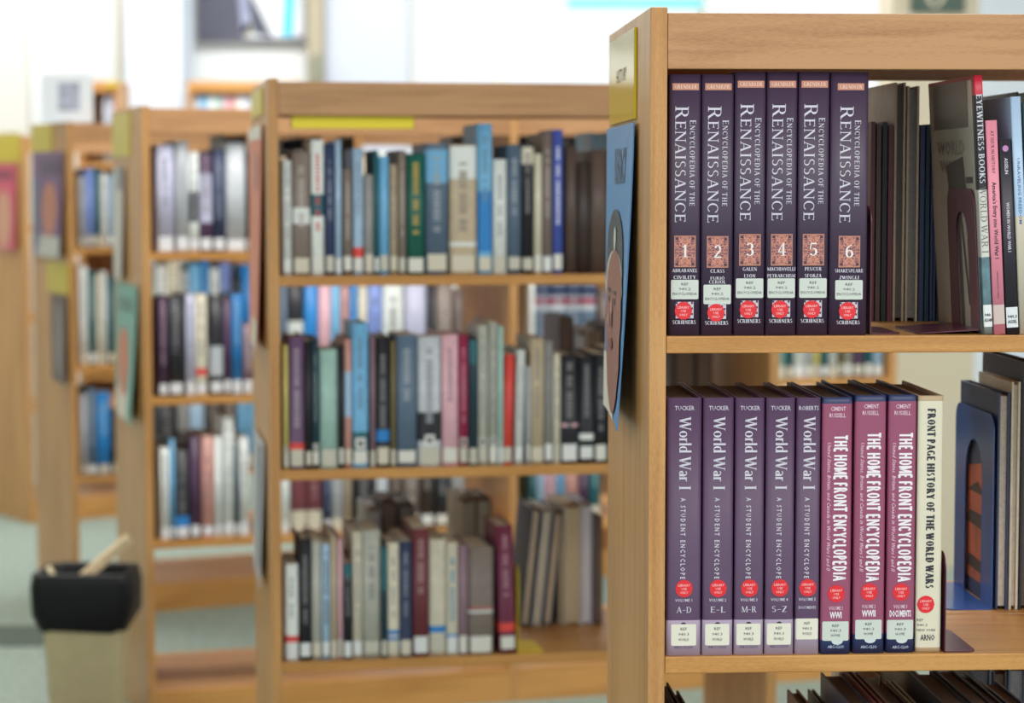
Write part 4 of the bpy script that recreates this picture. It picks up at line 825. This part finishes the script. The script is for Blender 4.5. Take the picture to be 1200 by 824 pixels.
# painting
y = 11.95; x0, _, z0 = rel(231, 53, y); x1 = rel(361, 53, y)[0]
o = tag(empty('painting', (x0, y, z0)), 'large dark abstract painting with cyan streak on white back wall', 'painting'); Wp = x1-x0; Hp = .75
part('canvas', o, mat((84, 84, 98), .6, .12, scale=6), .012, Wp-.012, .0, .03, .012, Hp-.012)
for q in ((0, .0115, 0, Hp), (Wp-.0115, Wp, 0, Hp), (.012, Wp-.012, 0, .0115), (.012, Wp-.012, Hp-.0115, Hp)): part('picture_frame', o, mat((160, 160, 150), .5), q[0], q[1], -.006, .035, q[2], q[3])
def pflat(nm, c, polys):
    bm = bmesh.new()
    for k, q in enumerate(polys): bm.faces.new([bm.verts.new((a*Wp, -.002-(.001 if nm != 'white_shape' else 0), b*Hp)) for a, b in q][::1])
    link(nm, bm, mat(c, .6, .1, scale=8), o)
pflat('white_shape', (226, 228, 232), [[(.45, .02+.03), (.8, .05), (.97, .06), (.97, .98), (.34, .98), (.42, .4)]])
pflat('cyan_streak', (90, 205, 235), [[(.78, .06), (.88, .06), (.9, .3), (.96, .5), (.93, .96), (.72, .96), (.74, .5), (.8, .3)]])
pflat('grey_streak', (160, 164, 190), [[(.42, .06), (.50, .1), (.46, .5), (.42, .96), (.33, .96)]])
pflat('dark_streak', (80, 84, 98), [[(.52, .08), (.70, .05), (.5, .34), (.46, .36)]])
pflat('pale_spot', (206, 204, 190), disc_polys(.47, .1, .05))
# switch plate on the post
x0, y, z0 = rel(367, 95, 11.86); o = tag(part('switch_box', None, mat((140, 140, 120), .5), x0, rel(378, 0, 11.86)[0], 11.83, 11.875, z0, bz(64, 11.86)), 'grey-green switch box on beige post', 'switch')
# cyan strip in the window
yy = 11.9; o = tag(part('window_banner', None, mat((110, 225, 240), .5), bx(665, yy), bx(822, yy), yy, yy+.004, bz(9, yy), bz(-1, yy)), 'cyan strip across the bright window', 'banner')
# green notice with pale letter on the pillar
yy = 7.98; x0 = bx(1063, 8); x1 = bx(1125, 8); z0 = bz(14, 8)
o = tag(empty('notice', (x0, yy, z0)), 'dark green notice with pale ring on beige pillar', 'notice'); Wn = x1-x0
part('notice_board', o, mat((82, 100, 90), .6), 0, Wn, 0, .018, 0, .24)
bm = bmesh.new(); P = []; g_arc(P, .5, .5, .5, .5, 180, 360, T=.28, n=18)
for q in P: bm.faces.new([bm.verts.new((Wn*.22+a*Wn*.46, -.001, .014+b*Wn*.9)) for a, b in q])
link('pale_ring', bm, mat((212, 206, 180), .6), o)
# far bookcases by the back wall
def far_case(x0, x1, y, top, label, books, where, rail=.05, side=True):
    X0, X1 = bx(x0, y), bx(x1, y); H = bz(top, y); r = tag(empty('bookcase', (X0, y, 0)), label, 'bookcase'); Wd = X1-X0
    for a, b in ((0, .02), (Wd-.02, Wd)): part('side_panel', r, W_SIDE, a, b, 0, .3, 0, H-.021)
    part('top_board', r, W_SHELF, 0, Wd, 0, .3, H-.02, H); part('front_rail', r, W_SHELF, .0205, Wd-.0205, 0, .02, H-rail, H-.0205)
    part('back_panel', r, W_RAIL, .0205, Wd-.0205, .285, .3, 0, H-.021)
    z = H-rail
    k = 0
    while z > .3:
        z -= .32; part('shelf', r, W_SHELF, .0205, Wd-.0205, .001, .284, z-.02, z)
        if k == 0:
            n = 0
            for (bx0, bx1, tp, c) in books:
                n += 1; h = max(.12, min(bz(tp, y)-z, .3)); B = Book(bx(bx1, y)-bx(bx0, y)-.001, h, .16, (bx(bx0, y), y+.03, z+.0003), 0, mats=[mat(C[c], .5)], seg=3, r=.002)
                B.root['label'] = '%s book, %s on %s' % (NM.get(c, c), ORD[n], where); B.root['category'] = 'book'; B.root['group'] = 'books on '+where
        k += 1
far_case(221, 352, 11.0, 95, 'far pale bookcase beneath the abstract painting', [(227.5+i*8.5, 235.5+i*8.5, 106+(i*7 % 4), c) for i, c in enumerate(['palegrey', 'lightblue', 'white', 'mint', 'pink', 'salmon', 'white', 'palegrey', 'lavender'])], 'far bookcase under painting')
far_case(92, 142, 10.6, 95, 'far narrow bookcase behind fourth bookcase, left of white column', [(122, 128.5, 106, 'palegrey'), (129, 135.5, 104, 'lavender')], 'far narrow bookcase')
yy = 10.58; o = tag(part('end_sign', None, YEL2, bx(126, yy), bx(141, yy), yy, yy+.003, bz(101, yy), bz(96, yy)), 'small yellow sign on far narrow bookcase rail', 'sign', 'yellow end signs')
